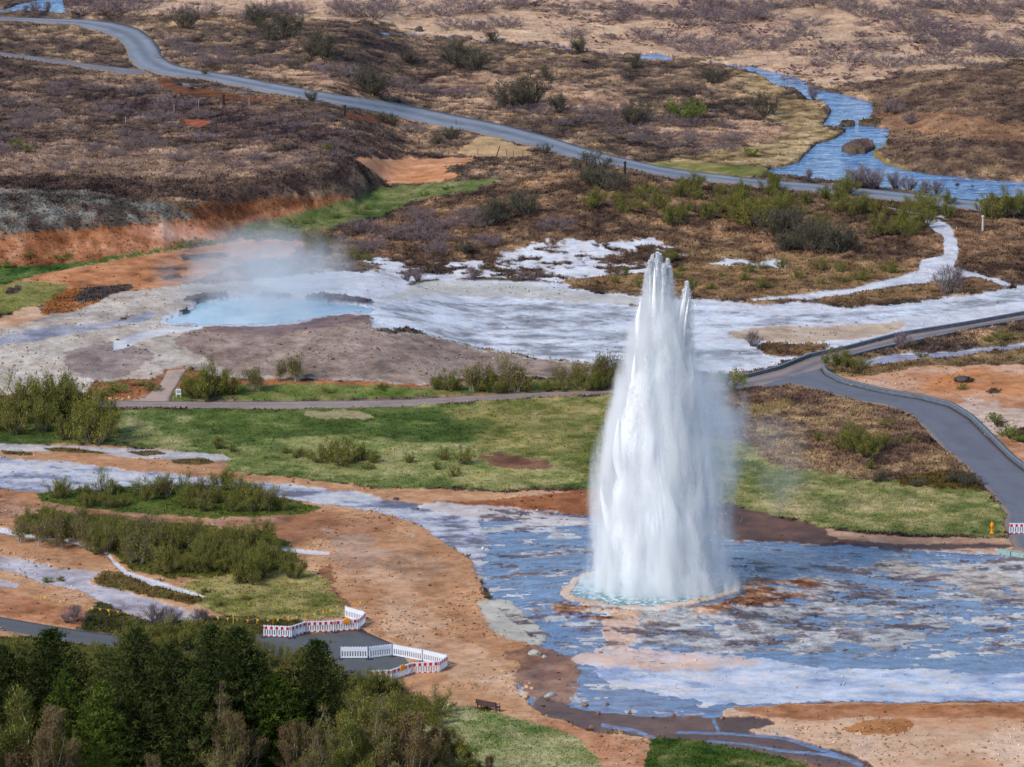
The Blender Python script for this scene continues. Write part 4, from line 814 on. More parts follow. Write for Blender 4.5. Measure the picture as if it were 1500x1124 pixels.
def put(kind, u, v, hpx, label, cat, group, wide=1.0, var=None):
    P_ = PR[kind]; i = rgv.randrange(len(P_)) if var is None else var % len(P_)
    pr = P_[i]; x, y, z = at(u, v)
    s = hpx / (ppm(y) * 0.965) / pr['h']
    rz = rgv.uniform(0, 6.28)
    if (kind, i) in used_proto: o = copy_tree(pr, (x, y, z), rz, s * wide, s)
    else:
        used_proto.add((kind, i)); o = pr; o.location = (x, y, z); o.rotation_euler = (0, 0, rz); o.scale = (s * wide, s * wide, s)
    tag(o, label, cat, group); return o
def inside(poly, u, v):
    c = False; n = len(poly)
    for i in range(n):
        x0, y0 = poly[i]; x1, y1 = poly[i - 1]
        if (y0 > v) != (y1 > v) and u < (x1 - x0) * (v - y0) / (y1 - y0) + x0: c = not c
    return c
def scatter(kind, poly, n, h0, h1, label, cat, group, wide=(0.9, 1.3), mind=8, avoid=()):
    got = []; xs = [p[0] for p in poly]; ys = [p[1] for p in poly]; t = 0
    while len(got) < n and t < n * 60:
        t += 1; u = rgv.uniform(min(xs), max(xs)); v = rgv.uniform(min(ys), max(ys))
        if not inside(poly, u, v) or any(inside(a, u, v) for a in avoid): continue
        if any(abs(u - a) < mind and abs(v - b) < mind * .4 for a, b in got): continue
        got.append((u, v))
    for u, v in sorted(got, key=lambda p: p[1]): put(kind, u, v, rgv.uniform(h0, h1), label, cat, group, rgv.uniform(*wide))
def many(kind, pts, label, cat, group, wide=1.1):
    for p in pts: put(kind, p[0], p[1], p[2], label, cat, group, wide if len(p) < 4 else p[3])

TANP = [(560,12),(1560,5),(1560,86),(1420,92),(1330,100),(1230,118),(1100,90),(900,66),(700,48),(560,30)]
scatter('willow', TANP, 78, 9, 20, 'low purple grey willow shrub on the tan grassland beyond the river', 'shrub', 'willow shrubs on the far grassland', (1.0, 2.2), 22)
scatter('redmat', TANP, 16, 6, 10, 'flat reddish brown heather mat on the tan grassland beyond the river', 'shrub', 'heather mats on the far grassland', (1.6, 3.4), 40)
scatter('willow', [(110,5),(480,12),(560,26),(520,36),(300,30),(120,22)], 16, 12, 24, 'grey willow shrub on the strip beyond the highway bend', 'shrub', 'willow shrubs beyond the highway bend', (0.9, 1.6), 16)
many('darkbush', [(270,42,32),(372,40,38),(418,56,44),(395,60,30),(478,88,44),(462,84,38),(540,138,48),(548,142,36),(600,92,24),(435,104,22),(660,94,34),(672,98,40),(696,104,38),(742,160,50),(762,160,40),(778,152,48),(820,165,34),(800,120,24),(720,60,20),(850,78,28),(930,184,44),(1042,122,26),(1122,170,38),(930,100,22)],
     'dark leafless looking bush on the heath above the highway', 'bush', 'dark bushes above the highway')
many('green', [(1004,178,34),(1100,230,14)], 'small bright green bush on the heath above the highway', 'bush', 'green bushes above the highway')
put('bare', 1192, 146, 20, 'small bare shrub on the near bank of the blue river', 'shrub', None)
many('willow', [(1392,70,18),(1480,86,20),(1460,76,14),(1452,104,14),(1420,100,12)], 'rounded grey shrub at the edge of the dark bank past the river', 'shrub', 'rounded shrubs on the dark bank')
many('bare', [(1310,168,22),(1334,184,22),(1300,166,16)], 'bare grey twiggy shrub on the dark slope beyond the river', 'shrub', 'bare shrubs on the dark slope')
many('bare', [(1262,276,34,1.4),(1278,277,30,1.4)], 'bare shrub standing against the river between water and road', 'shrub', 'bare shrubs between river and road')
many('bare', [(1185,262,14),(1312,276,24),(1332,280,22),(1355,284,20),(1372,284,20),(50,18,16),(70,16,14),(38,20,12)], 'thin bare twigs at the edge of the river', 'shrub', 'bare twigs on the river edge')
many('olive', [(1462,322,52),(1448,318,38),(1478,318,40),(1496,300,22),(1500,318,40)], 'olive bush beside the highway where it leaves the picture', 'bush', 'olive bushes beside the highway end')
many('darkbush', [(870,262,44,1.2),(884,275,38),(900,282,34),(868,270,30),(795,226,18,1.3),(720,328,40,1.2),(738,322,30),(772,316,42),(760,300,24),(680,372,24),(600,198,10),(575,185,20),(560,180,18),(458,150,20),(300,110,10),(660,205,22),(640,212,16)],
     'dark twiggy bush on the heath just below the highway', 'bush', 'dark bushes below the highway')
scatter('olive', [(850,296),(960,282),(1100,276),(1200,284),(1320,300),(1400,320),(1340,350),(1200,345),(1050,325),(930,335),(860,315)], 46, 20, 42, 'olive brown bush in the belt below the highway', 'bush', 'olive bushes in the belt below the highway', (1.0, 1.5), 20)
scatter('darkbush', [(1140,330),(1220,335),(1260,375),(1180,385),(1130,360)], 9, 30, 50, 'dull green bush in the thicket above the white streams', 'bush', 'dull green bushes above the white streams', (1.0, 1.4), 16)
scatter('olive', [(960,382),(1100,392),(1320,402),(1280,416),(1100,432),(980,428),(880,420)], 22, 12, 24, 'low olive bush on the brown heath beside the white terraces', 'bush', 'low olive bushes beside the white terraces', (1.0, 1.6), 22)
scatter('willow', [(500,350),(640,310),(760,330),(860,340),(780,352),(640,380),(520,374)], 14, 12, 22, 'low brown heath shrub near the scattered white patches', 'shrub', 'heath shrubs near the white patches', (1.0, 1.6), 24)
scatter('willow', [(240,150),(600,190),(620,210),(480,250),(60,262),(-20,240),(-20,120),(150,120)], 46, 8, 16, 'low grey brown heath shrub on the ridge below the side road', 'shrub', 'heath shrubs on the ridge', (1.0, 2.0), 26)
scatter('willow', [(240,60),(600,130),(900,170),(1080,190),(1060,230),(960,220),(700,150),(420,110),(260,90)], 46, 8, 16, 'low grey brown heath shrub on the slope above the highway', 'shrub', 'heath shrubs above the highway', (1.0, 2.0), 26)
many('olive', [(25,222,24),(40,226,18),(480,222,14),(520,380,20,1.6),(540,384,16),(470,372,40),(455,360,30),(410,352,26),(1390,300,24)], 'olive green bush standing alone on the heath', 'bush', 'lone olive bushes on the heath')
scatter('green', [(340,350),(370,335),(470,325),(560,300),(700,268),(560,305),(400,352)], 14, 6, 11, 'low green tussock in the grassy gully behind the hot spring', 'bush', 'tussocks in the grassy gully', (1.2, 2.0), 16)
many('green', [(270,360,9,2.2),(285,359,10,2.0),(300,358,8,2.0),(8,391,8,2),(90,380,8,2.4),(42,376,6,2)], 'dark green tussock at the foot of the orange slope', 'bush', 'tussocks at the foot of the orange slope', 2.0)
many('bare', [(595,415,16),(612,413,20),(692,411,20),(764,412,14),(780,412,12),(1102,508,24),(1322,514,28),(1390,434,44)], 'bare twiggy shrub on the pale sinter terrace', 'shrub', 'bare shrubs on the pale terraces')
many('palesap', [(1395,424,26),(1380,418,14),(1340,430,12)], 'pale green shrub beside the narrow white stream', 'shrub', 'pale shrubs beside the white stream')
# below the hot spring
many('olive', [(275,582,36),(292,580,46),(308,584,58),(326,578,44),(340,580,34),(300,588,36),(285,585,30)], 'olive bush beside the pale path up to the hot spring', 'bush', 'olive bushes beside the spring path')
many('sapling', [(370,572,54,1.2),(380,575,40),(407,560,46),(432,560,56,1.2),(436,562,48)], 'slender sapling standing below the steaming spring', 'sapling', 'saplings below the steaming spring')
many('olive', [(480,576,10,2.2),(560,572,12,2.2),(640,573,26),(655,574,36,1.1),(668,574,26),(704,575,30),(722,576,36),(742,576,28),(770,575,28,1.4),(800,574,20,1.4),(822,574,22),(858,572,40),(875,572,34),(905,570,34)], 'olive bush in the hedge row above the gravel path', 'bush', 'olive bushes above the gravel path')
many('sapling', [(690,574,62,1.2),(696,576,50),(750,574,72,1.1),(756,576,52),(725,572,52),(830,570,44,1.3),(850,570,56),(868,568,60),(880,570,64),(892,568,60),(905,568,62),(912,566,50),(882,566,50),(640,572,34),(820,568,38)], 'slender bare sapling in the row above the gravel path', 'sapling', 'saplings above the gravel path', 1.2)
scatter('olive', [(-10,632),(30,606),(120,600),(158,640),(150,654),(-10,652)], 15, 46, 84, 'tall olive willow bush in the clump beside the meadow', 'bush', 'willow clump beside the meadow', (0.9, 1.2), 12)
many('sapling', [(22,620,66),(60,608,70),(86,606,76),(40,615,56),(140,650,40)], 'thin sapling sticking out of the willow clump beside the meadow', 'sapling', 'saplings in the willow clump')
many('green', [(170,576,16,1.6),(160,580,12,1.6),(210,566,8,2),(225,572,8,2)], 'small green bush on the brown bank by the path fork', 'bush', 'green bushes by the path fork')
many('olive', [(486,676,36),(510,678,42,1.2),(468,680,26,1.4),(500,684,30,1.4),(440,672,18,1.6),(545,680,22,1.4),(420,666,14,1.6),(530,676,28),(600,680,20),(650,676,24),(680,682,32),(665,700,20),(320,660,26),(340,664,18),(640,690,18),(540,690,14,2),(1250,664,54,1.2),(1270,672,44),(1230,660,30),(1290,660,34),(1200,650,22),(1275,690,20),(1330,650,14,2),(1300,625,14,2)], 'olive bush standing in the open meadow', 'bush', 'olive bushes in the meadow', 1.0)
many('darkbush', [(1290,706,18,1.6),(1340,712,14,2),(1400,706,20,1.8),(1420,712,22,1.4)], 'dark low bush at the brown edge of the meadow by the asphalt path', 'bush', 'dark bushes near the asphalt path')
many('olive', [(1225,538,34),(1240,540,30),(1260,542,20,1.5),(1330,512,14,2),(1210,534,18),(1470,500,20,1.6),(1450,503,14,2),(1350,524,10,2)], 'small bush on the heath inside the path fork', 'bush', 'bushes inside the path fork')
many('green', [(1456,620,16),(1478,640,16,1.4),(1410,572,10),(1490,648,14,1.4)], 'small yellow green bush on the orange flat', 'bush', 'green bushes on the orange flat')
many('green', [(1072,572,30,1.0)], 'dark green shrub at the path end half veiled by geyser spray', 'shrub', None)
# left islands
scatter('olive', [(60,735),(130,722),(330,716),(440,742),(430,754),(200,752),(120,744)], 24, 20, 42, 'olive bush on the grassy island beside the upper stream', 'bush', 'olive bushes on the stream island', (0.9, 1.4), 14)
many('palesap', [(92,722,26),(150,722,44,.8),(160,726,30),(235,726,40),(270,722,44,.8),(345,720,34),(398,740,40,.8),(130,724,24),(205,728,34)], 'pale green sapling standing out against the upper stream', 'sapling', 'pale saplings against the upper stream')
many('sapling', [(300,738,52,1.3),(292,735,46),(246,730,44),(225,732,40),(395,750,46)], 'taller sapling on the grassy island beside the upper stream', 'sapling', 'saplings on the stream island')
scatter('olive', [(18,790),(60,770),(170,776),(290,784),(400,800),(434,826),(430,862),(330,858),(270,846),(200,830),(130,812),(50,806)], 48, 26, 56, 'olive willow bush in the thicket beside the narrow white rivulet', 'bush', 'willow thicket beside the rivulet', (0.8, 1.2), 12)
scatter('sapling', [(20,800),(60,780),(200,786),(290,800),(200,830),(130,812),(50,806)], 34, 36, 60, 'thin sapling rising from the thicket beside the narrow white rivulet', 'sapling', 'saplings in the rivulet thicket', (1.0, 1.5), 12)
many('olive', [(70,854,10,2.4),(90,852,9,2),(170,862,10,2.4),(190,866,9,2),(240,878,9,2.2),(320,890,14,1.6),(360,880,10,2),(300,872,12,2),(200,716,14)], 'low olive bush on a small island between the lilac streams', 'bush', 'low bushes between the lilac streams')
many('bare', [(228,918,34,1.3),(250,916,28,1.2),(290,914,22),(112,912,26),(100,915,20),(300,912,18)], 'bare bluish shrub beside the end of the lilac stream', 'shrub', 'bare shrubs beside the lilac stream')
scatter('olive', [(0,962),(190,966),(250,945),(340,950),(365,985),(360,1010),(0,1000)], 34, 24, 44, 'olive bush at the back edge of the foreground wood', 'bush', 'bushes at the edge of the wood', (1.0, 1.6), 18)
scatter('olive', [(370,978),(520,1000),(560,1022),(640,1050),(640,1080),(370,1020)], 20, 34, 46, 'olive bush between the wood and the barrier pens', 'bush', 'bushes beside the barrier pens', (1.0, 1.6), 18)
many('olive', [(190,950,36),(215,952,44),(240,954,50),(262,952,46),(285,952,52),(312,954,48),(340,954,50),(366,956,40),(388,974,34),(410,976,36),(434,978,38),(455,980,34),(548,1012,36),(562,1014,34),(580,1014,26)], 'olive bush hiding the middle stretch of the lower path', 'bush', 'bushes hiding the lower path', 1.3)
# foreground wood
FW = 'spruce tree in the foreground wood, '
for (u, vt, h, w, lab) in [(78,924,205,1.15,'broad dark spruce nearest the lower path at the picture edge'), (5,948,185,1.0,'dark spruce cut by the picture edge below the lower path'), (-22,985,170,1.0,None), (202,922,215,1.05,'tall dark spruce rising where the lower path vanishes'), (250,945,200,1.1,'broad dark spruce beside the tallest one in the wood'), (312,918,210,1.0,'dark spruce with twin neighbour below the yellow posts'), (350,922,215,1.1,'dark spruce just before the first striped barrier'), (466,940,180,1.05,'lone dark spruce in front of the lower barrier pen'), (372,955,180,.9,'shaded spruce behind the bright green one'), (290,985,170,1.0,'dark spruce in the heart of the wood')]:
    put('spruce', u, vt + h, h, lab or 'dark spruce beyond the picture edge', 'tree', 'dark spruces in the foreground wood', w)
for (u, vt, h, w, lab) in [(405,992,150,1.25,'bright green young spruce in the middle of the wood'), (96,988,160,.8,'narrow green spruce among brown birches'), (150,1000,160,.95,'green spruce beside the narrow one in the wood'), (150,1092,90,1.1,'small green spruce at the bottom edge of the wood'), (445,1075,80,1.2,'short green spruce below the lone dark one')]:
    put('pine', u, vt + h, h, lab, 'tree', None, w)
BL = ['brown budding birch in the foreground wood', 'birches in the foreground wood']
for (u, vt, h, w, k) in [(30,1012,180,1.1,0),(66,1036,170,1.0,1),(-10,1040,160,1.1,3),(130,962,90,1.0,4),(275,955,90,1.2,2),(330,1012,150,1.0,3),(352,1036,130,1.0,1),(408,952,100,1.0,2),(436,1050,110,1.0,1),(480,1044,130,1.0,3),(505,972,150,1.1,2),(540,990,160,1.1,2),(520,1014,140,1.0,4),(510,1058,130,1.1,0),(560,1030,150,1.1,3),(585,1015,150,1.1,4),(600,1045,140,1.1,1),(625,1032,130,1.0,2),(640,1056,110,1.1,1),(662,1068,100,1.1,4),(688,1088,80,1.0,2),(460,1084,110,1.0,3),(540,1080,100,1.2,0),(590,1078,100,1.2,1),(230,1100,90,1.1,1),(60,1084,110,1.2,1),(320,1096,110,1.1,3),(710,1104,60,1.0,1),(650,1098,80,1.1,3),(470,958,70,1.1,2),(20,975,90,1.2,4)]:
    put('birch', u, vt + h, h, BL[0], 'tree', BL[1], w, var=k)

# ================================================================== ROCKS
def rock_mesh(seed, n=3):
    import bmesh
    bm = bmesh.new(); bmesh.ops.create_icosphere(bm, subdivisions=n, radius=1.0)
    R = random.Random(seed); pl = [(Vector((R.gauss(0, 1), R.gauss(0, 1), R.gauss(0, 1))).normalized(), R.uniform(.55, .85)) for _ in range(9)]
    for v in bm.verts:
        c = v.co.copy()
        for nrm, d in pl:
            e = c.dot(nrm) - d
            if e > 0: c -= nrm * e * .85
        c += c.normalized() * (vn3(c * 2.2, seed) - .5) * .22
        v.co = c
    me = bpy.data.meshes.new("rock"); bm.to_mesh(me); bm.free()
    return me
def vn3(p, s):
    return float(vnoise(np.array([p[0] + p[2] * .7]), np.array([p[1] - p[2] * .5]), s)[0])
rm = [rock_mesh(i) for i in range(5)]
RMAT = {'grey': simple_mat("grey_rock", srgb(176,176,170,.85), .85, .3, 3), 'brown': simple_mat("brown_rock", srgb(150,112,88,.85), .85, .35, 3), 'dark': simple_mat("dark_rock", srgb(86,76,72,.8), .85, .35, 3), 'peach': simple_mat("peach_rock", srgb(206,160,120,.9), .85, .25, 3), 'red': simple_mat("reddish_wet_rock", srgb(150,92,64,.85), .4, .3, 4, .5)}
def rock(u, v, w, col, label, group=None, flat=.6, name='rock'):
    x, y, z = at(u, v); s = w / ppm(y) / 2; i = rgv.randrange(5)
    key = (i, col)
    me = rm[i].copy() if key not in NAMES else NAMES[key]
    if key not in NAMES: me.materials.append(RMAT[col]); NAMES[key] = me
    o = bpy.data.objects.new(name, me); C.objects.link(o)
    o.location = (x, y, z + s * flat * .35); o.scale = (s, s * .8, s * flat); o.rotation_euler = (0, 0, rgv.uniform(0, 6.28))
    return tag(o, label, 'rock', group)
rock(606, 788, 11, 'grey', 'grey rock alone on the bare orange soil', None)
rock(783, 960, 20, 'grey', 'large grey rock at the edge of the wet flat above the brown mud')
rock(798, 964, 12, 'grey', 'small grey rock next to the large grey one at the edge of the flat')
rock(806, 1021, 19, 'grey', 'pale grey boulder in the brown mud near the bench')
rock(769, 1022, 13, 'peach', 'rounded peach boulder in the mud nearest the bench', None, .8)
for p in [(772,1008,12),(779,1010,10),(766,1010,9),(776,1002,7)]: rock(*p, 'peach', 'peach stone in the cluster on the mud edge', 'peach stones on the mud edge')
for p in [(857,1034,12),(889,1032,8),(843,986,7),(880,957,7)]: rock(*p, 'brown', 'flat brown stone in the shallow water near the mud', 'flat stones in the shallow water')
for p in [(877,1047,8),(923,1046,8),(986,1049,8)]: rock(*p, 'red', 'round reddish marker stone standing in the shallow water', 'marker stones in the shallow water', 1.1)
for p in [(807,1062,8),(838,1066,8),(867,1067,8),(911,1074,7)]: rock(*p, 'brown', 'brown marker stone on the shore of the brown mud', 'marker stones on the mud shore', .9)
rock(1058,1053,10,'brown','brown stone where the rivulet leaves the blue flat'); rock(1110,1053,9,'brown','brown stone on the top edge of the sand bank'); rock(1226,1054,8,'brown','orange brown stone on the sand above the hollow')
rock(1145,786,8,'dark','dark stone on the dark wet bank behind the geyser', None, .8); rock(1224,796,11,'brown','brown stone at the end of the dark bank behind the geyser')
rock(1486,868,7,'brown','brown stone on the far edge of the wet flat'); rock(580,733,16,'dark','dark flat rock where the upper stream widens', None, .4)
for p in [(172,500,6),(188,508,6),(206,520,5.5),(234,523,5.5),(181,537,6),(221,550,6),(86,527,6),(270,539,5)]: rock(*p, 'dark', 'small dark marker stone on the grey sinter', 'marker stones on the grey sinter', .9)
rock(236,556,6,'dark','small dark stone beside the top of the spring path'); rock(113,494,8,'brown','brown stone at the edge of the bluish seep')
for p in [(52,1084-500,0)][:0]: pass
for p in [(190,585,10),(180,587,8),(172,586,8),(162,586,8)]: rock(*p, 'peach', 'pale orange stone in the heap beside the path fork', 'orange stones beside the path fork', .8)
for p in [(700,865,8),(690,852,6),(652,838,6),(676,846,5),(745,978,6),(737,980,5),(628,792,4),(560,822,4),(700,1000,5),(690,1005,4),(652,800,4)]: rock(*p, 'brown', 'small brown stone lying on the bare orange soil', 'small stones on the bare soil', .5)
for p in [(1410,557,26),(1450,577,14),(1402,576,8),(1472,628,9),(1488,600,8),(1460,606,6),(1492,578,6)]: rock(*p, 'dark', 'low dark outcrop on the orange flat', 'outcrops on the orange flat', .35)
for p in [(1402,271,8),(1424,273,5),(1318,214,5),(1232,185,9)]: rock(*p, 'dark', 'dark stone sticking out of the blue river', 'stones in the blue river', .5)
rock(614,47,15,'dark','black boulder beside the thin far river',None,.9)
for p in [(1200,895,10),(1320,900,8),(1236,952,9),(1104,890,8),(985,925,8),(1210,853,9),(1175,872,9),(1140,880,10),(1080,905,8),(1015,955,5),(830,905,9),(862,898,10),(840,890,9),(1030,895,10),(1060,888,9),(1096,870,9)]: rock(*p, 'brown', 'rusty brown crust stone around the geyser basin', 'crust stones around the geyser', .35)

# ================================================================== BARRIERS
white_p = simple_mat("white_plastic", srgb(226,230,238,.95), .45, .06, 2, .4); red_f = simple_mat("red_reflector", srgb(206,24,44,.9), .35, .08, 3, .5)
rubber = simple_mat("black_rubber", srgb(54,56,62), .8, .2); amber = simple_mat("amber_plastic", srgb(236,150,24,.95), .35, .1, 3, .5)
yel = simple_mat("yellow_plastic", srgb(236,186,40,.95), .5, .1); grey_m = simple_mat("galvanised_steel", srgb(140,146,154,.9), .4, .1, 3, .5)
blue_p = simple_mat("blue_plastic", srgb(70,110,170,.9), .5)
def barrier(p0, p1, red, label, hgt=1.0, lamp=False):
    x0, y0, z0 = at(*p0); x1, y1, z1 = at(*p1)
    dx, dy = x1 - x0, y1 - y0; L = math.hypot(dx, dy); rz = math.atan2(dy, dx)
    r = empty('traffic_barrier', (x0, y0, min(z0, z1)), rz)
    L -= .03; m = MB(); T = .045; zb = .12
    m.box(0, L, -T, T, .62 * hgt, .90 * hgt); m.box(0, L, -T, T, zb, zb + .10)
    m.box(0, .05, -T * 1.2, T * 1.2, zb, .95 * hgt); m.box(L - .05, L, -T * 1.2, T * 1.2, zb, .95 * hgt)
    ns = max(3, int(round(L / .19))); st = (L - .1) / ns
    for i in range(ns + 1): m.box(.05 + i * st - .045, .05 + i * st + .045, -T * .8, T * .8, zb + .1, .62 * hgt)
    nt = max(3, int(round(L / .20)))
    for i in range(nt): m.box(.04 + (i + .28) * (L - .08) / nt, .04 + (i + .78) * (L - .08) / nt, -T * .7, T * .7, .90 * hgt, .955 * hgt)
    m.build('panel', white_p, r)
    if red:
        rr = MB(); n = max(2, int(round(L / .4)))
        for i in range(n):
            c = (i + .5) * L / n; rr.box(c - .10, c + .10, -T - .006, -T - .0005, .65 * hgt, .87 * hgt); rr.box(c - .10, c + .10, -T - .006, -T - .0005, zb + .01, zb + .09)
        for c in (.03, L - .05): rr.box(c - .02, c + .02, -T * 1.2 - .006, -T * 1.2 - .0005, .65 * hgt, .87 * hgt)
        rr.build('reflector_squares', red_f, r)
    f = MB().box(-.12, .14, -.40, .40, 0.0, .12); f.build('foot', rubber, r, bevel=.02)
    f = MB().box(L - .12, L + .08, -.40, .40, 0.0, .12); f.build('foot', rubber, r, bevel=.02)
    if lamp:
        b = MB().box(.5 * L - .28, .5 * L + .28, -T - .09, -T - .01, .66 * hgt, .93 * hgt).box(.5 * L - .2, .5 * L + .22, -T - .06, T, .93 * hgt, 1.02 * hgt); b.build('warning_lamp', amber, r, bevel=.03)
    return tag(r, label, 'barrier', 'striped barriers fencing the closed path')
bar = [((386,934),(426,935.5),1,'red and white barrier panel farthest from the geyser in the upper pen',0),
 ((426.5,935.5),(448,928.5),1,'short turned red and white panel second in the upper pen',0),
 ((449,928.5),(490,927),1,'long red and white panel in the middle of the upper pen',0),
 ((491,926.8),(525,924),1,'red and white panel carrying the amber lamp in the upper pen',1),
 ((525.5,924),(535,915),1,'narrow turned end panel of the upper pen',0),
 ((506,906),(534,914),0,'plain white panel behind the lamp at the back of the upper pen',0),
 ((499,966),(539,966),0,'plain white panel of the lower pen half hidden by brush',0),
 ((541,966),(574,962),0,'plain white panel second in the back row of the lower pen',0),
 ((576,962),(619,970),0,'long plain white panel in the back row of the lower pen',0),
 ((620,970),(655,978),0,'plain white panel at the sandy end of the back row',0),
 ((643.5,987),(655,979),1,'narrow turned end panel of the lower pen',0),
 ((603,989),(643,987),1,'red and white panel in front of the lower pen',0),
 ((575,999),(602.5,989.5),1,'turned red and white panel with amber lamp in the lower pen',1),
 ((540,1001),(574.5,999.5),1,'red and white panel of the lower pen sunk in the brush',0),
 ((1478,783.5),(1522,783.5),1,'lone red and white barrier closing the asphalt path by the orange post',0)]
for p0, p1, r, l, lm in bar: barrier(p0, p1, r, l, lamp=lm)
# lamp pole behind the upper pen
x, y, z = at(495.5, 906); r = empty('signal_pole', (x, y, z)); MB().tube([(0,0,.05),(0,0,.85)], .03, 8).build('pole', grey_m, r)
MB().box(-.13,.13,-.13,.13,0,.08).build('base', blue_p, r, bevel=.02); MB().tube([(0,0,.84),(0,0,1.0)], [.06,.05], 10).build('lamp_head', grey_m, r)
tag(r, 'thin grey pole with round head behind the upper barrier pen', 'pole')
def stake(u, v, h, mat, label, group=None, rad=.03, lean=0, cat='post', name='marker_post', cap=None):
    x, y, z = at(u, v); r = empty(name, (x, y, z))
    MB().tube([(0,0,-.15),(lean*h*.5,0,h*.5),(lean*h,0,h)], [rad, rad*.95, rad*.85], 7).build('shaft', mat, r)
    MB().tube([(lean*h,0,h-.02),(lean*h,0,h+rad*1.2)], [rad*1.5, rad*1.1], 8).build('cap', cap or mat, r)
    return tag(r, label, cat, group)
stake(342, 917, .80, yel, 'bright yellow rope post beside the tips of the twin spruces', rad=.035); stake(423, 914, .55, yel, 'yellow rope post just behind the first striped barrier', rad=.03)
# pennant line
def pennants(pts, label):
    W_ = [at(u, v) for u, v in pts]; r = empty('pennant_line', W_[0]); b0 = Vector(W_[0])
    P3 = []
    for i, w in enumerate(W_): P3.append(Vector(w) - b0 + Vector((0, 0, .55)))
    rp = []
    for a, b in zip(P3[:-1], P3[1:]):
        for k in range(8):
            f = k / 8; q = a.lerp(b, f); q.z -= .10 * 4 * f * (1 - f); rp.append(q)
    rp.append(P3[-1]); MB().tube(rp, .008, 3).build('rope', grey_m, r)
    for i, q in enumerate(P3): MB().tube([tuple(q - Vector((0,0,.6))), tuple(q + Vector((0,0,.04)))], .018, 5).build('stake', yel, r)
    d = 0; nxt = .4; k = 0
    for a, b in zip(rp[:-1], rp[1:]):
        L = (b - a).length
        while nxt <= d + L:
            q = a.lerp(b, (nxt - d) / L); m = MB(); i = len(m.v)
            m.v += [(q.x-.11,q.y-.006,q.z),(q.x+.11,q.y-.006,q.z),(q.x+.01,q.y-.03,q.z-.22),(q.x-.11,q.y+.006,q.z),(q.x+.11,q.y+.006,q.z),(q.x+.01,q.y+.0,q.z-.22)]
            m.f += [(0,1,2),(5,4,3),(0,3,4,1),(1,4,5,2),(2,5,3,0)]; m.build('pennant', amber if k % 2 else yel, r); k += 1; nxt += .78
        d += L
    return tag(r, label, 'pennant line')
pennants([(312,912),(342,915),(376,917),(400,916),(423,913),(447,909),(478,903),(494,898),(520,893),(532,888)], 'rope hung with small orange pennants behind the upper barrier pen')
pennants([(60,882),(110,893),(160,903),(212,907),(250,908),(290,910)], 'faded rope of pennants beside the lilac stream bank')
# dark marker posts
dk = simple_mat("dark_wood", srgb(44,36,38), .8); wt_ = simple_mat("weathered_white_wood", srgb(196,186,170,.9), .8)
stake(327.5, 155, 1.05, dk, 'short dark post on the ridge above the red earth patch', rad=.13); stake(505, 171, 1.1, dk, 'dark post beside the highway above the bare red verge', rad=.12)
stake(915.5, 258, 1.35, dk, 'dark roadside post between bushes where the highway dips', rad=.12); stake(726, 232, 1.2, dk, 'leaning thin dark stake on the bright orange bank', rad=.05, lean=.35)
stake(1439.5, 339, 1.45, wt_, 'pale weathered post standing on the heath right of the white stream', rad=.12)
for p in [(255,166),(291,160),(365,157),(184,184)]: stake(p[0], p[1], .9, wt_, 'thin pale stake on the ridge', 'thin stakes on the ridge', rad=.03)
for p in [(930,262),(944,262),(668,180+5),(700,228),(742,230),(752,231),(766,232),(790,170)]: stake(p[0], p[1], .7, dk, 'thin dark fence stake beside the highway', 'fence stakes beside the highway', rad=.03)
# orange post
x, y, z = at(1453, 783.5); r = empty('orange_bollard', (x, y, z)); org = simple_mat("orange_plastic", srgb(246,146,10,.95), .45, .06)
MB().tube([(0,0,0),(0,0,.05),(0,0,.28),(0,0,.5),(0,0,.62)], [.26,.24,.10,.08,.12], 12).build('base', org, r); MB().tube([(0,0,.62),(0,0,.72),(0,0,.88),(0,0,.98)], [.12,.16,.13,.09], 12).build('head', org, r)
MB().tube([(0,0,.95),(-.03,0,1.12)], [.03,.02], 6).build('handle', org, r)
tag(r, 'bright orange waisted bollard on the grass beside the lone barrier', 'bollard')
# bench
x, y, z = at(713, 1044); r = empty('park_bench', (x, y, z), math.radians(-32)); iron = simple_mat("dark_iron", srgb(52,46,54), .5, .2, 4, .5); wood = simple_mat("dark_bench_wood", srgb(92,66,64), .7)
L = 1.75
s_ = MB(); [s_.box(-L/2, L/2, .06 + i * .12, .15 + i * .12, .43, .465) for i in range(4)]; s_.build('seat', wood, r, bevel=.008)
b_ = MB()
for i in range(3): b_.box(-L/2, L/2, -.02 - i * .03, .01 - i * .03, .52 + i * .125, .63 + i * .125)
b_.build('backrest', wood, r, bevel=.008)
for sx in (-1, 1):
    xx = sx * (L / 2 - .1)
    MB().box(xx-.03, xx+.03, -.04, .02, 0, .45).tube([(xx,-.02,.44),(xx,-.1,.9)], .03, 5).build('leg', iron, r)
    MB().tube([(xx,.5,0),(xx,.46,.22),(xx,.5,.44)], .035, 5).build('leg', iron, r)
    MB().tube([(xx,-.04,.68),(xx,.3,.68),(xx,.5,.66),(xx,.5,.44)], .028, 5).build('armrest', iron, r)
    MB().box(xx-.025, xx+.025, .0, .5, .40, .43).build('seat_support', iron, r)
tag(r, 'dark slatted bench with iron legs facing the geyser flat', 'bench')
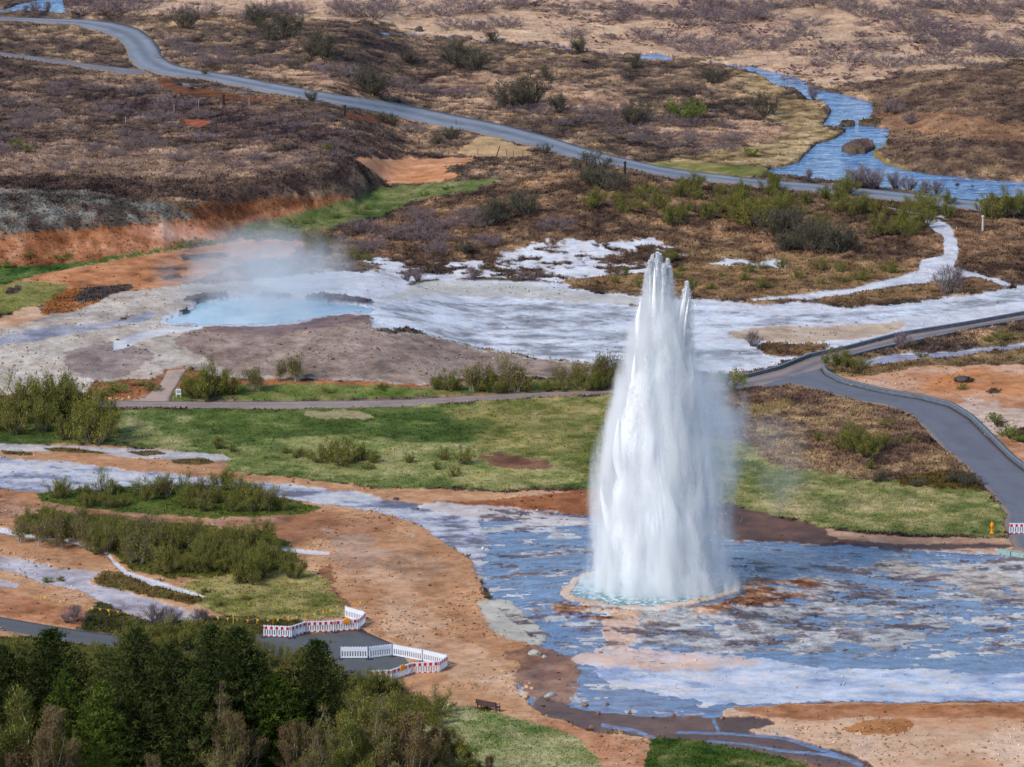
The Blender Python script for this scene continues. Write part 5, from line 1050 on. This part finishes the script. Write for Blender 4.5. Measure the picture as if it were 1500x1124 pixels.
# signs
def board(u, v, w, h, leg, mat, label, rz=0):
    x, y, z = at(u, v); r = empty('sign_board', (x, y, z), rz)
    MB().box(-w/2, w/2, -.03, .03, leg, leg + h).build('panel', mat, r, bevel=.01)
    MB().box(-w*.36, w*.36, -.042, -.031, leg + h*.3, leg + h*.8).build('picture', simple_mat("sign_picture_" + str(int(u)), srgb(150,160,160), .5, .3, 8), r)
    for s in (-1, 1): MB().box(s*w*.42-.04, s*w*.42+.04, -.035, .035, 0, leg).build('leg', wt_, r)
    return tag(r, label, 'sign')
board(261.5, 584, .45, .5, .35, white_p, 'small white sign on two legs at the foot of the spring path')
board(136, 590, .95, .34, .25, simple_mat("green_grey_board", srgb(132,150,140,.9), .5), 'low green grey board beside the willow clump')
# pale timber beam
x, y, z = at(1462, 811); x2, y2, z2 = at(1502, 818); r = empty('timber_beam', (x, y, z), math.atan2(y2 - y, x2 - x)); tb = simple_mat("pale_green_concrete", srgb(150,178,172,.85), .7)
for i in range(3): MB().box(i * 1.25, i * 1.25 + 1.2, -.22, .22, .02, .36).build('section', tb, r, bevel=.03)
MB().tube([(-.25,0,.2),(.02,0,.2)], [.16,.2], 10).build('end_block', simple_mat("end_concrete", srgb(186,160,150,.8), .8), r)
tag(r, 'pale grey green beam lying at the edge of the wet flat', 'beam')

# path edging walls
stone = simple_mat("edging_stone", srgb(92,100,112,.85), .8, .3, 2.5, .3, .5); stone2 = simple_mat("edging_cap", srgb(112,120,128,.85), .8, .2, 2.5)
def edging(pts, h, w, label, name='path_edging', rail=True, n=160):
    X, Y = resample(pts, n); x, y, z = at_many(X, Y); r = empty(name, (float(x[0]), float(y[0]), float(z[0])))
    P = np.stack([x, y, z], 1) - [x[0], y[0], z[0]]; d = np.gradient(P, axis=0); nn = np.stack([-d[:, 1], d[:, 0], np.zeros(n)], 1); nn /= np.linalg.norm(nn, axis=1)[:, None]
    def strip(w0, w1, z0, z1, nm, mat):
        A = [P + nn * w0 + [0, 0, z0], P + nn * w0 + [0, 0, z1], P + nn * w1 + [0, 0, z1], P + nn * w1 + [0, 0, z0]]
        e = np.arange(4 * n).reshape(4, n); fs = np.concatenate([np.stack([e[k, :-1], e[(k + 1) % 4, :-1], e[(k + 1) % 4, 1:], e[k, 1:]], -1) for k in range(4)])
        return mesh_np(nm, np.concatenate(A), fs, mat, r)
    strip(0, w, -.15, h, 'kerb_wall', stone); strip(-.02, w + .02, h + .003, h + .05, 'cap', stone2)
    return tag(r, label, 'kerb')
edging([(1085,557),(1143,542),(1187,524),(1240,513),(1317,493),(1417,477),(1500,462),(1640,445)], .30, .25, 'low dark kerb along the upper edge of the worn branch path')
edging([(1233,527.5),(1300,510.5),(1367,497.5),(1433,482.5),(1500,471.5),(1640,455)], .20, .2, 'low kerb on the lower edge of the branch path beyond the fork')
edging([(1204,543),(1208,550),(1230,562),(1290,577),(1350,587),(1390,597),(1420,615),(1450,645),(1480,675),(1500,690),(1560,735)], .42, .30, 'curving stone edging on the orange side of the asphalt path')

# ================================================================== GEYSER
gx, gy, gz = at(970, 860); SC = ppm(gy); VZ = SC * math.cos(math.radians(15.2))
ger = empty('geyser', (gx, gy, gz))
PROF = [(872,884,1058),(850,880,1060),(820,876,1050),(760,877,1046),(720,878,1042),(700,880,1038),(660,884,1030),(640,890,1028),(619,895,1024),(590,902,1021),(557,911,1017),(530,918,1010),(500,924,1004),(470,932,997),(440,938,988),(415,943,982),(398,946,978),(384,950,973)]
pz = np.array([(861 - p[0]) / VZ for p in PROF]); pl = np.array([(p[1] - 970) / SC for p in PROF]); pr_ = np.array([(p[2] - 970) / SC for p in PROF])
HT = float(pz[-1])
def gprof(z): l = np.interp(z, pz, pl); r = np.interp(z, pz, pr_); return (l + r) / 2, (r - l) / 2
zt_ = lambda v: (861 - v) / VZ
nth, nz = 260, 420
th = np.linspace(0, 2 * math.pi, nth, endpoint=False); zz = np.linspace(-.1, zt_(432), nz)
TH, ZZ = np.meshgrid(th, zz); c, rr = gprof(ZZ)
def strk(TH, ZZ, f, sc, s): # noise on the cylinder, drawn out along the jet
    return (vnoise(np.cos(TH) * f + 40, (np.sin(TH) * f + ZZ / sc) + 40, s) + vnoise(np.sin(TH) * f * 1.3 + ZZ * .1, np.cos(TH) * f + ZZ / sc * .7 + 90, s + 1)) / 2 - .5
nn = .20 * strk(TH, ZZ, 1.6, 2.6, 3) + .14 * strk(TH, ZZ, 4, 2.0, 5) + .09 * strk(TH, ZZ, 11, 1.6, 7) + .07 * strk(TH, ZZ, 30, .9, 9)
rag_ = .22 * (vnoise(ZZ / 1.7 + 3 * np.cos(TH) + 2 * np.sin(TH), np.cos(TH) * 2.5 + 9, 44) - .5)
rad = rr * (.76 + nn * 1.1 + rag_) * (1 - .80 * ss(zt_(520), zt_(432), ZZ) ** 1.6)
X = c + np.cos(TH) * rad; Y = np.sin(TH) * rad * .7
e = np.arange(nth * nz).reshape(nz, nth)
fq = np.stack([e[:-1], np.roll(e, -1, 1)[:-1], np.roll(e, -1, 1)[1:], e[1:]], -1).reshape(-1, 4)
t = NT("boiling_white_water"); n = t.noise(.5, 6, .65, stretch=(1.6, 1.6, .35)); cc = t.ramp(n, [(.35, (.88, .91, .95)), (.6, (.97, .975, .98))])
p_ = t.pbsdf(cc, .8, t.bump(t.noise(2.2, 6, .7, stretch=(1.5, 1.5, .3)), .5, .3), .2)
foam = t.m
mesh_np('water_column', np.stack([X, Y, ZZ], -1).reshape(-1, 3), fq, foam, ger, smooth=True)
# jets: tapering spikes that make the ragged top and flanks
rj = random.Random(9); jets = MB()
def jet(x0, z0, h, r0, lean, y0=0):
    MB().tube([(x0, y0, z0), (x0 + lean * h * .3, y0, z0 + h * .45), (x0 + lean * h * .7, y0, z0 + h * .8), (x0 + lean * h, y0, z0 + h)], [r0, r0 * .75, r0 * .4, .02], 9).build('jet', foam, ger, smooth=True)
zt = lambda v: (861 - v) / VZ
for (u, v, wpx, ln, yy) in [(949,394,4.5,-.02,0),(953,388,4,-.01,.3),(960,382,5.5,0,-.1),(964,386,4,.01,.3),(969,398,4.5,.02,-.3),(975,392,5,.02,.1),(978,402,3.5,.03,0),(945,410,4,-.03,.2),(956,398,6,0,-.4),(972,408,6,.01,.4),(962,404,7,0,.1)]:
    hh = 110 / VZ; jet((u - 970) / SC - ln * hh, zt(v) - hh, hh, wpx / SC, ln, yy)
for (u, v, wpx, ln) in [(1003,424,5,.02),(999,436,6,.01),(1006,441,4,.02),(993,452,6,.0)]:
    hh = 115 / VZ; jet((u - 970) / SC - ln * hh - .5, zt(v) - hh, hh, wpx / SC, ln + .5 / hh, rj.uniform(-.4, .2))
for i in range(30):    # tongues of water thrown up and out, each narrowing to its tip
    z1 = rj.uniform(3, HT * .90); cc_, r_ = gprof(z1); a = rj.uniform(0, 6.28) if i > 18 else rj.choice([0, math.pi]) + rj.gauss(0, .45); h = rj.uniform(3.0, 6.5); w_ = rj.uniform(.30, .62) * (1 - .5 * z1 / HT)
    zb = z1 - h; cb, rb = gprof(max(zb, 0)); pts = []; out = rj.uniform(.82, 1.04)
    for k in range(9):
        f = k / 8; z_ = zb + h * f; ck, rk = gprof(max(z_, 0)); q = rb * .62 * (1 - f) + rk * out * f
        pts.append((float(ck + math.cos(a) * q + rj.gauss(0, .05)), float(math.sin(a) * q * .7), z_))
    MB().tube(pts, [w_ * (.7 + .5 * f) * (1 - f ** 2.2) + .02 for f in [k / 8 for k in range(9)]], 10).build('jet', foam, ger, smooth=True)
# spray: fine falling drops around the column, thinning outwards
rng = np.random.default_rng(12); nd = 260000
z = rng.uniform(0, 1, nd) ** .9 * HT * 1.005; cc_, r_ = gprof(z); a = rng.uniform(0, 2 * math.pi, nd)
streak = .10 * (vnoise(np.cos(a) * 5 + 20, np.sin(a) * 5 + z / 3 + 20, 17) - .5) * 2
k = .74 + streak + np.abs(rng.normal(0, .17, nd)) * (1 + .25 * (np.cos(a) > 0)); x = cc_ + np.cos(a) * r_ * k; y = np.sin(a) * r_ * k * .7
sz = rng.uniform(.006, .022, nd)[:, None]; base = np.stack([x, y, z], 1)
TIPS = [(949,394,0),(953,388,.3),(960,382,-.1),(964,386,.3),(969,398,-.3),(975,392,.1),(978,402,0),(945,410,.2),(1003,424,0),(999,436,.1),(1004,430,0)]
hi_ = np.nonzero(rng.random(nd) < ss(zt_(520), zt_(436), z))[0]; tI = rng.integers(0, len(TIPS), len(hi_)); TP = np.array(TIPS, float)[tI]
dn_ = rng.random(len(hi_)) ** 1.2 * 95 / VZ; tz = zt_(TP[:, 1]) + .25 - dn_; wj = .05 + .22 * np.clip(dn_ / 2.5, 0, 1)
base[hi_, 0] = (TP[:, 0] - 970) / SC + rng.normal(0, 1, len(hi_)) * wj; base[hi_, 1] = TP[:, 2] + rng.normal(0, 1, len(hi_)) * wj; base[hi_, 2] = tz
ux = np.stack([np.cos(a * 3), np.sin(a * 3), np.zeros(nd)], 1); uy = np.stack([-np.sin(a * 3), np.cos(a * 3), np.zeros(nd)], 1); uz = np.array([[0, 0, 1.0]])
tet = np.stack([base + ux * sz, base - ux * sz * .5 + uy * sz * .8, base - ux * sz * .5 - uy * sz * .8, base + uz * sz * rng.uniform(2, 7, (nd, 1))], 1).reshape(-1, 3)
bI = (np.arange(nd) * 4)[:, None, None]; fc = (np.array([[0, 1, 3], [1, 2, 3], [2, 0, 3], [0, 2, 1]])[None] + bI).reshape(-1, 3)
sp_m = simple_mat("spray_drops", (.86, .90, .95), .6, .05)
o = mesh_np('spray', tet, fc, sp_m, ger); o['kind'] = 'stuff'
# fine mist round the column and steam drifting off its lee side
def mist(name, table, density, colour, scale, stretch, thr, parent, origin, aniso=.3, yr=.95, soft=.3, noise_w=.9, esoft=.2):
    """closed body of revolution holding a cloud; density falls to nothing before its wall. table rows: z, centre x, radius"""
    T = np.array(table, float); nz_, nt_ = 40, 48
    z = np.linspace(T[0, 0], T[-1, 0], nz_); c = np.interp(z, T[:, 0], T[:, 1]); r = np.interp(z, T[:, 0], T[:, 2])
    th = np.linspace(0, 2 * math.pi, nt_, endpoint=False)
    Vx = np.concatenate([np.stack([c[:, None] + np.cos(th) * r[:, None], np.sin(th) * r[:, None] * yr, np.repeat(z[:, None], nt_, 1)], -1).reshape(-1, 3), [[c[0], 0, z[0]], [c[-1], 0, z[-1]]]])
    e = np.arange(nz_ * nt_).reshape(nz_, nt_); e2 = np.roll(e, -1, 1)
    f = [tuple(q) for q in np.stack([e[:-1], e2[:-1], e2[1:], e[1:]], -1).reshape(-1, 4)]
    f += [(nz_ * nt_, int(b), int(a)) for a, b in zip(e[0], e2[0])] + [(nz_ * nt_ + 1, int(a), int(b)) for a, b in zip(e[-1], e2[-1])]
    me = bpy.data.meshes.new(name); me.from_pydata(Vx.tolist(), [], [tuple(int(i) for i in q) for q in f]); me.update()
    t = NT(name + "_volume"); tc = t.n("ShaderNodeTexCoord"); sp = t.n("ShaderNodeSeparateXYZ"); t.l(tc.outputs['Object'], sp.inputs[0])
    z0, z1 = T[0, 0], T[-1, 0]
    zn = t.math('DIVIDE', t.math('SUBTRACT', sp.outputs[2], z0), z1 - z0, clamp=True)
    def curve(col, lo, hi):
        fcn = t.n("ShaderNodeFloatCurve"); cv = fcn.mapping.curves[0]; zs = (T[:, 0] - z0) / (z1 - z0); vs_ = (T[:, col] - lo) / (hi - lo)
        while len(cv.points) < len(zs): cv.points.new(.5, .5)
        for i in range(len(zs)): cv.points[i].location = (float(zs[i]), float(vs_[i])); cv.points[i].handle_type = 'VECTOR'
        fcn.mapping.update(); t.l(zn, fcn.inputs['Value'])
        return t.math('MULTIPLY_ADD', fcn.outputs[0], hi - lo, lo)
    cx_ = curve(1, T[:, 1].min() - 1, T[:, 1].max() + 1); rx_ = curve(2, 0, T[:, 2].max() * 1.05)
    dx = t.math('SUBTRACT', sp.outputs[0], cx_); dy = t.math('DIVIDE', sp.outputs[1], yr)
    d = t.math('SQRT', t.math('ADD', t.math('MULTIPLY', dx, dx), t.math('MULTIPLY', dy, dy)))
    q = t.math('DIVIDE', d, rx_)
    n = t.noise(scale, 5, .6, stretch=stretch)
    core = t.math('SUBTRACT', 1.0, q)
    val = t.math('ADD', t.math('MULTIPLY', core, 1.0), t.math('MULTIPLY', t.math('SUBTRACT', n, thr), noise_w))
    mr = t.n("ShaderNodeMapRange", interpolation_type='SMOOTHSTEP'); t.l(val, mr.inputs[0]); mr.inputs[1].default_value = 0; mr.inputs[2].default_value = soft
    edge_ = t.n("ShaderNodeMapRange", interpolation_type='SMOOTHSTEP'); t.l(core, edge_.inputs[0]); edge_.inputs[1].default_value = 0; edge_.inputs[2].default_value = esoft
    ez = t.n("ShaderNodeMapRange", interpolation_type='SMOOTHSTEP'); t.l(t.math('SUBTRACT', 1.0, zn), ez.inputs[0]); ez.inputs[1].default_value = 0; ez.inputs[2].default_value = .3
    den = t.math('MULTIPLY', t.math('MULTIPLY', t.math('MULTIPLY', mr.outputs[0], edge_.outputs[0]), ez.outputs[0]), density)
    v = t.n("ShaderNodeVolumePrincipled"); v.inputs['Color'].default_value = colour + (1,); v.inputs['Anisotropy'].default_value = aniso; v.inputs['Density Attribute'].default_value = ""
    t.l(den, v.inputs['Density']); t.l(v.outputs[0], t.out.inputs['Volume'])
    me.materials.append(t.m); o = bpy.data.objects.new(name, me); C.objects.link(o)
    if parent: o.parent = parent
    else: o.location = origin
    return o
tb_ = [(float(z_), float((l + r) / 2), float((r - l) / 2 * 1.22 + .35)) for z_, l, r in zip(pz, pl, pr_)][:-3:2] + [(float(zt_(440)), (962 - 970) / SC, 30 / SC), (float(zt_(410)), (961 - 970) / SC, 23 / SC), (float(zt_(380)), (960 - 970) / SC, 12 / SC)]
b0_ = tb_[0]; tb_ = [(0.04, b0_[1] - .3, b0_[2] * 1.32), (.9, b0_[1] - .15, b0_[2] * 1.14)] + [q_ for q_ in tb_[1:] if q_[0] > 1.2]
mist('mist', tb_, 1.9, (.975, .985, .995), .60, (1.7, 1.7, .32), .53, ger, None, soft=.5, noise_w=1.5, aniso=0, yr=.72)
m2 = lambda u, v, rp: (zt(v), (u - 970) / SC, rp / SC)
mist('steam', [(0.05, (1030-970)/SC, 48/SC), m2(1034, 800, 58), m2(1034, 740, 64), m2(1036, 680, 70), m2(1040, 620, 72), m2(1040, 570, 64), m2(1034, 520, 52), m2(1020, 480, 34)], .62, (.90, .945, .99), .34, (1, 1, .6), .54, ger, None, soft=.9, noise_w=2.2, esoft=.5)
st = mist('drifting_steam', [(.3, 0, 1.5), (2.5, .5, 4.0), (5, .3, 5.0), (8, -.5, 3.5), (10, -1, 1.5)], .09, (.84, .92, .95), .3, (1, 1, 1), .60, None, at(1135, 760), soft=.8, noise_w=2.4)
tag(st, 'thin bluish steam drifting over the grass beside the geyser', 'steam', kind='stuff')
pm_ = water_mat("geyser_pool_water", srgb(70,116,122,.8), srgb(124,166,172,.8), .15, .3, .8, (1, 1, 1), spec=.6, white=srgb(226,234,240,.9), wthr=.5)
gp = sheet("pool", [GPOOL], pm_, 0.03, grow=3); gp.parent = ger; gp.matrix_parent_inverse = Matrix.Translation((-gx, -gy, -gz))
tag(ger, 'erupting geyser with tall white water column above its round pool', 'geyser')

# steam over the hot spring
hx, hy, hz = at(385, 462)
hs = mist('hot_spring_steam', [(.1, 0, 8), (.8, 0, 11), (1.8, .3, 12), (3.0, .8, 12), (4.2, .6, 11), (5.6, .4, 9.0), (7.2, .4, 6.0)], .095, (.96, .975, .995), .30, (1, 1, .7), .575, None, (hx - .6, hy + 4.0, hz), yr=1.6, soft=.7, noise_w=2.4)
tag(hs, 'soft white steam rising off the blue hot spring', 'steam', kind='stuff')

# drop prototypes that were never placed
for L_ in PR.values():
    for r_ in L_:
        if 'label' not in r_:
            for c_ in list(r_.children): bpy.data.objects.remove(c_)
            bpy.data.objects.remove(r_)
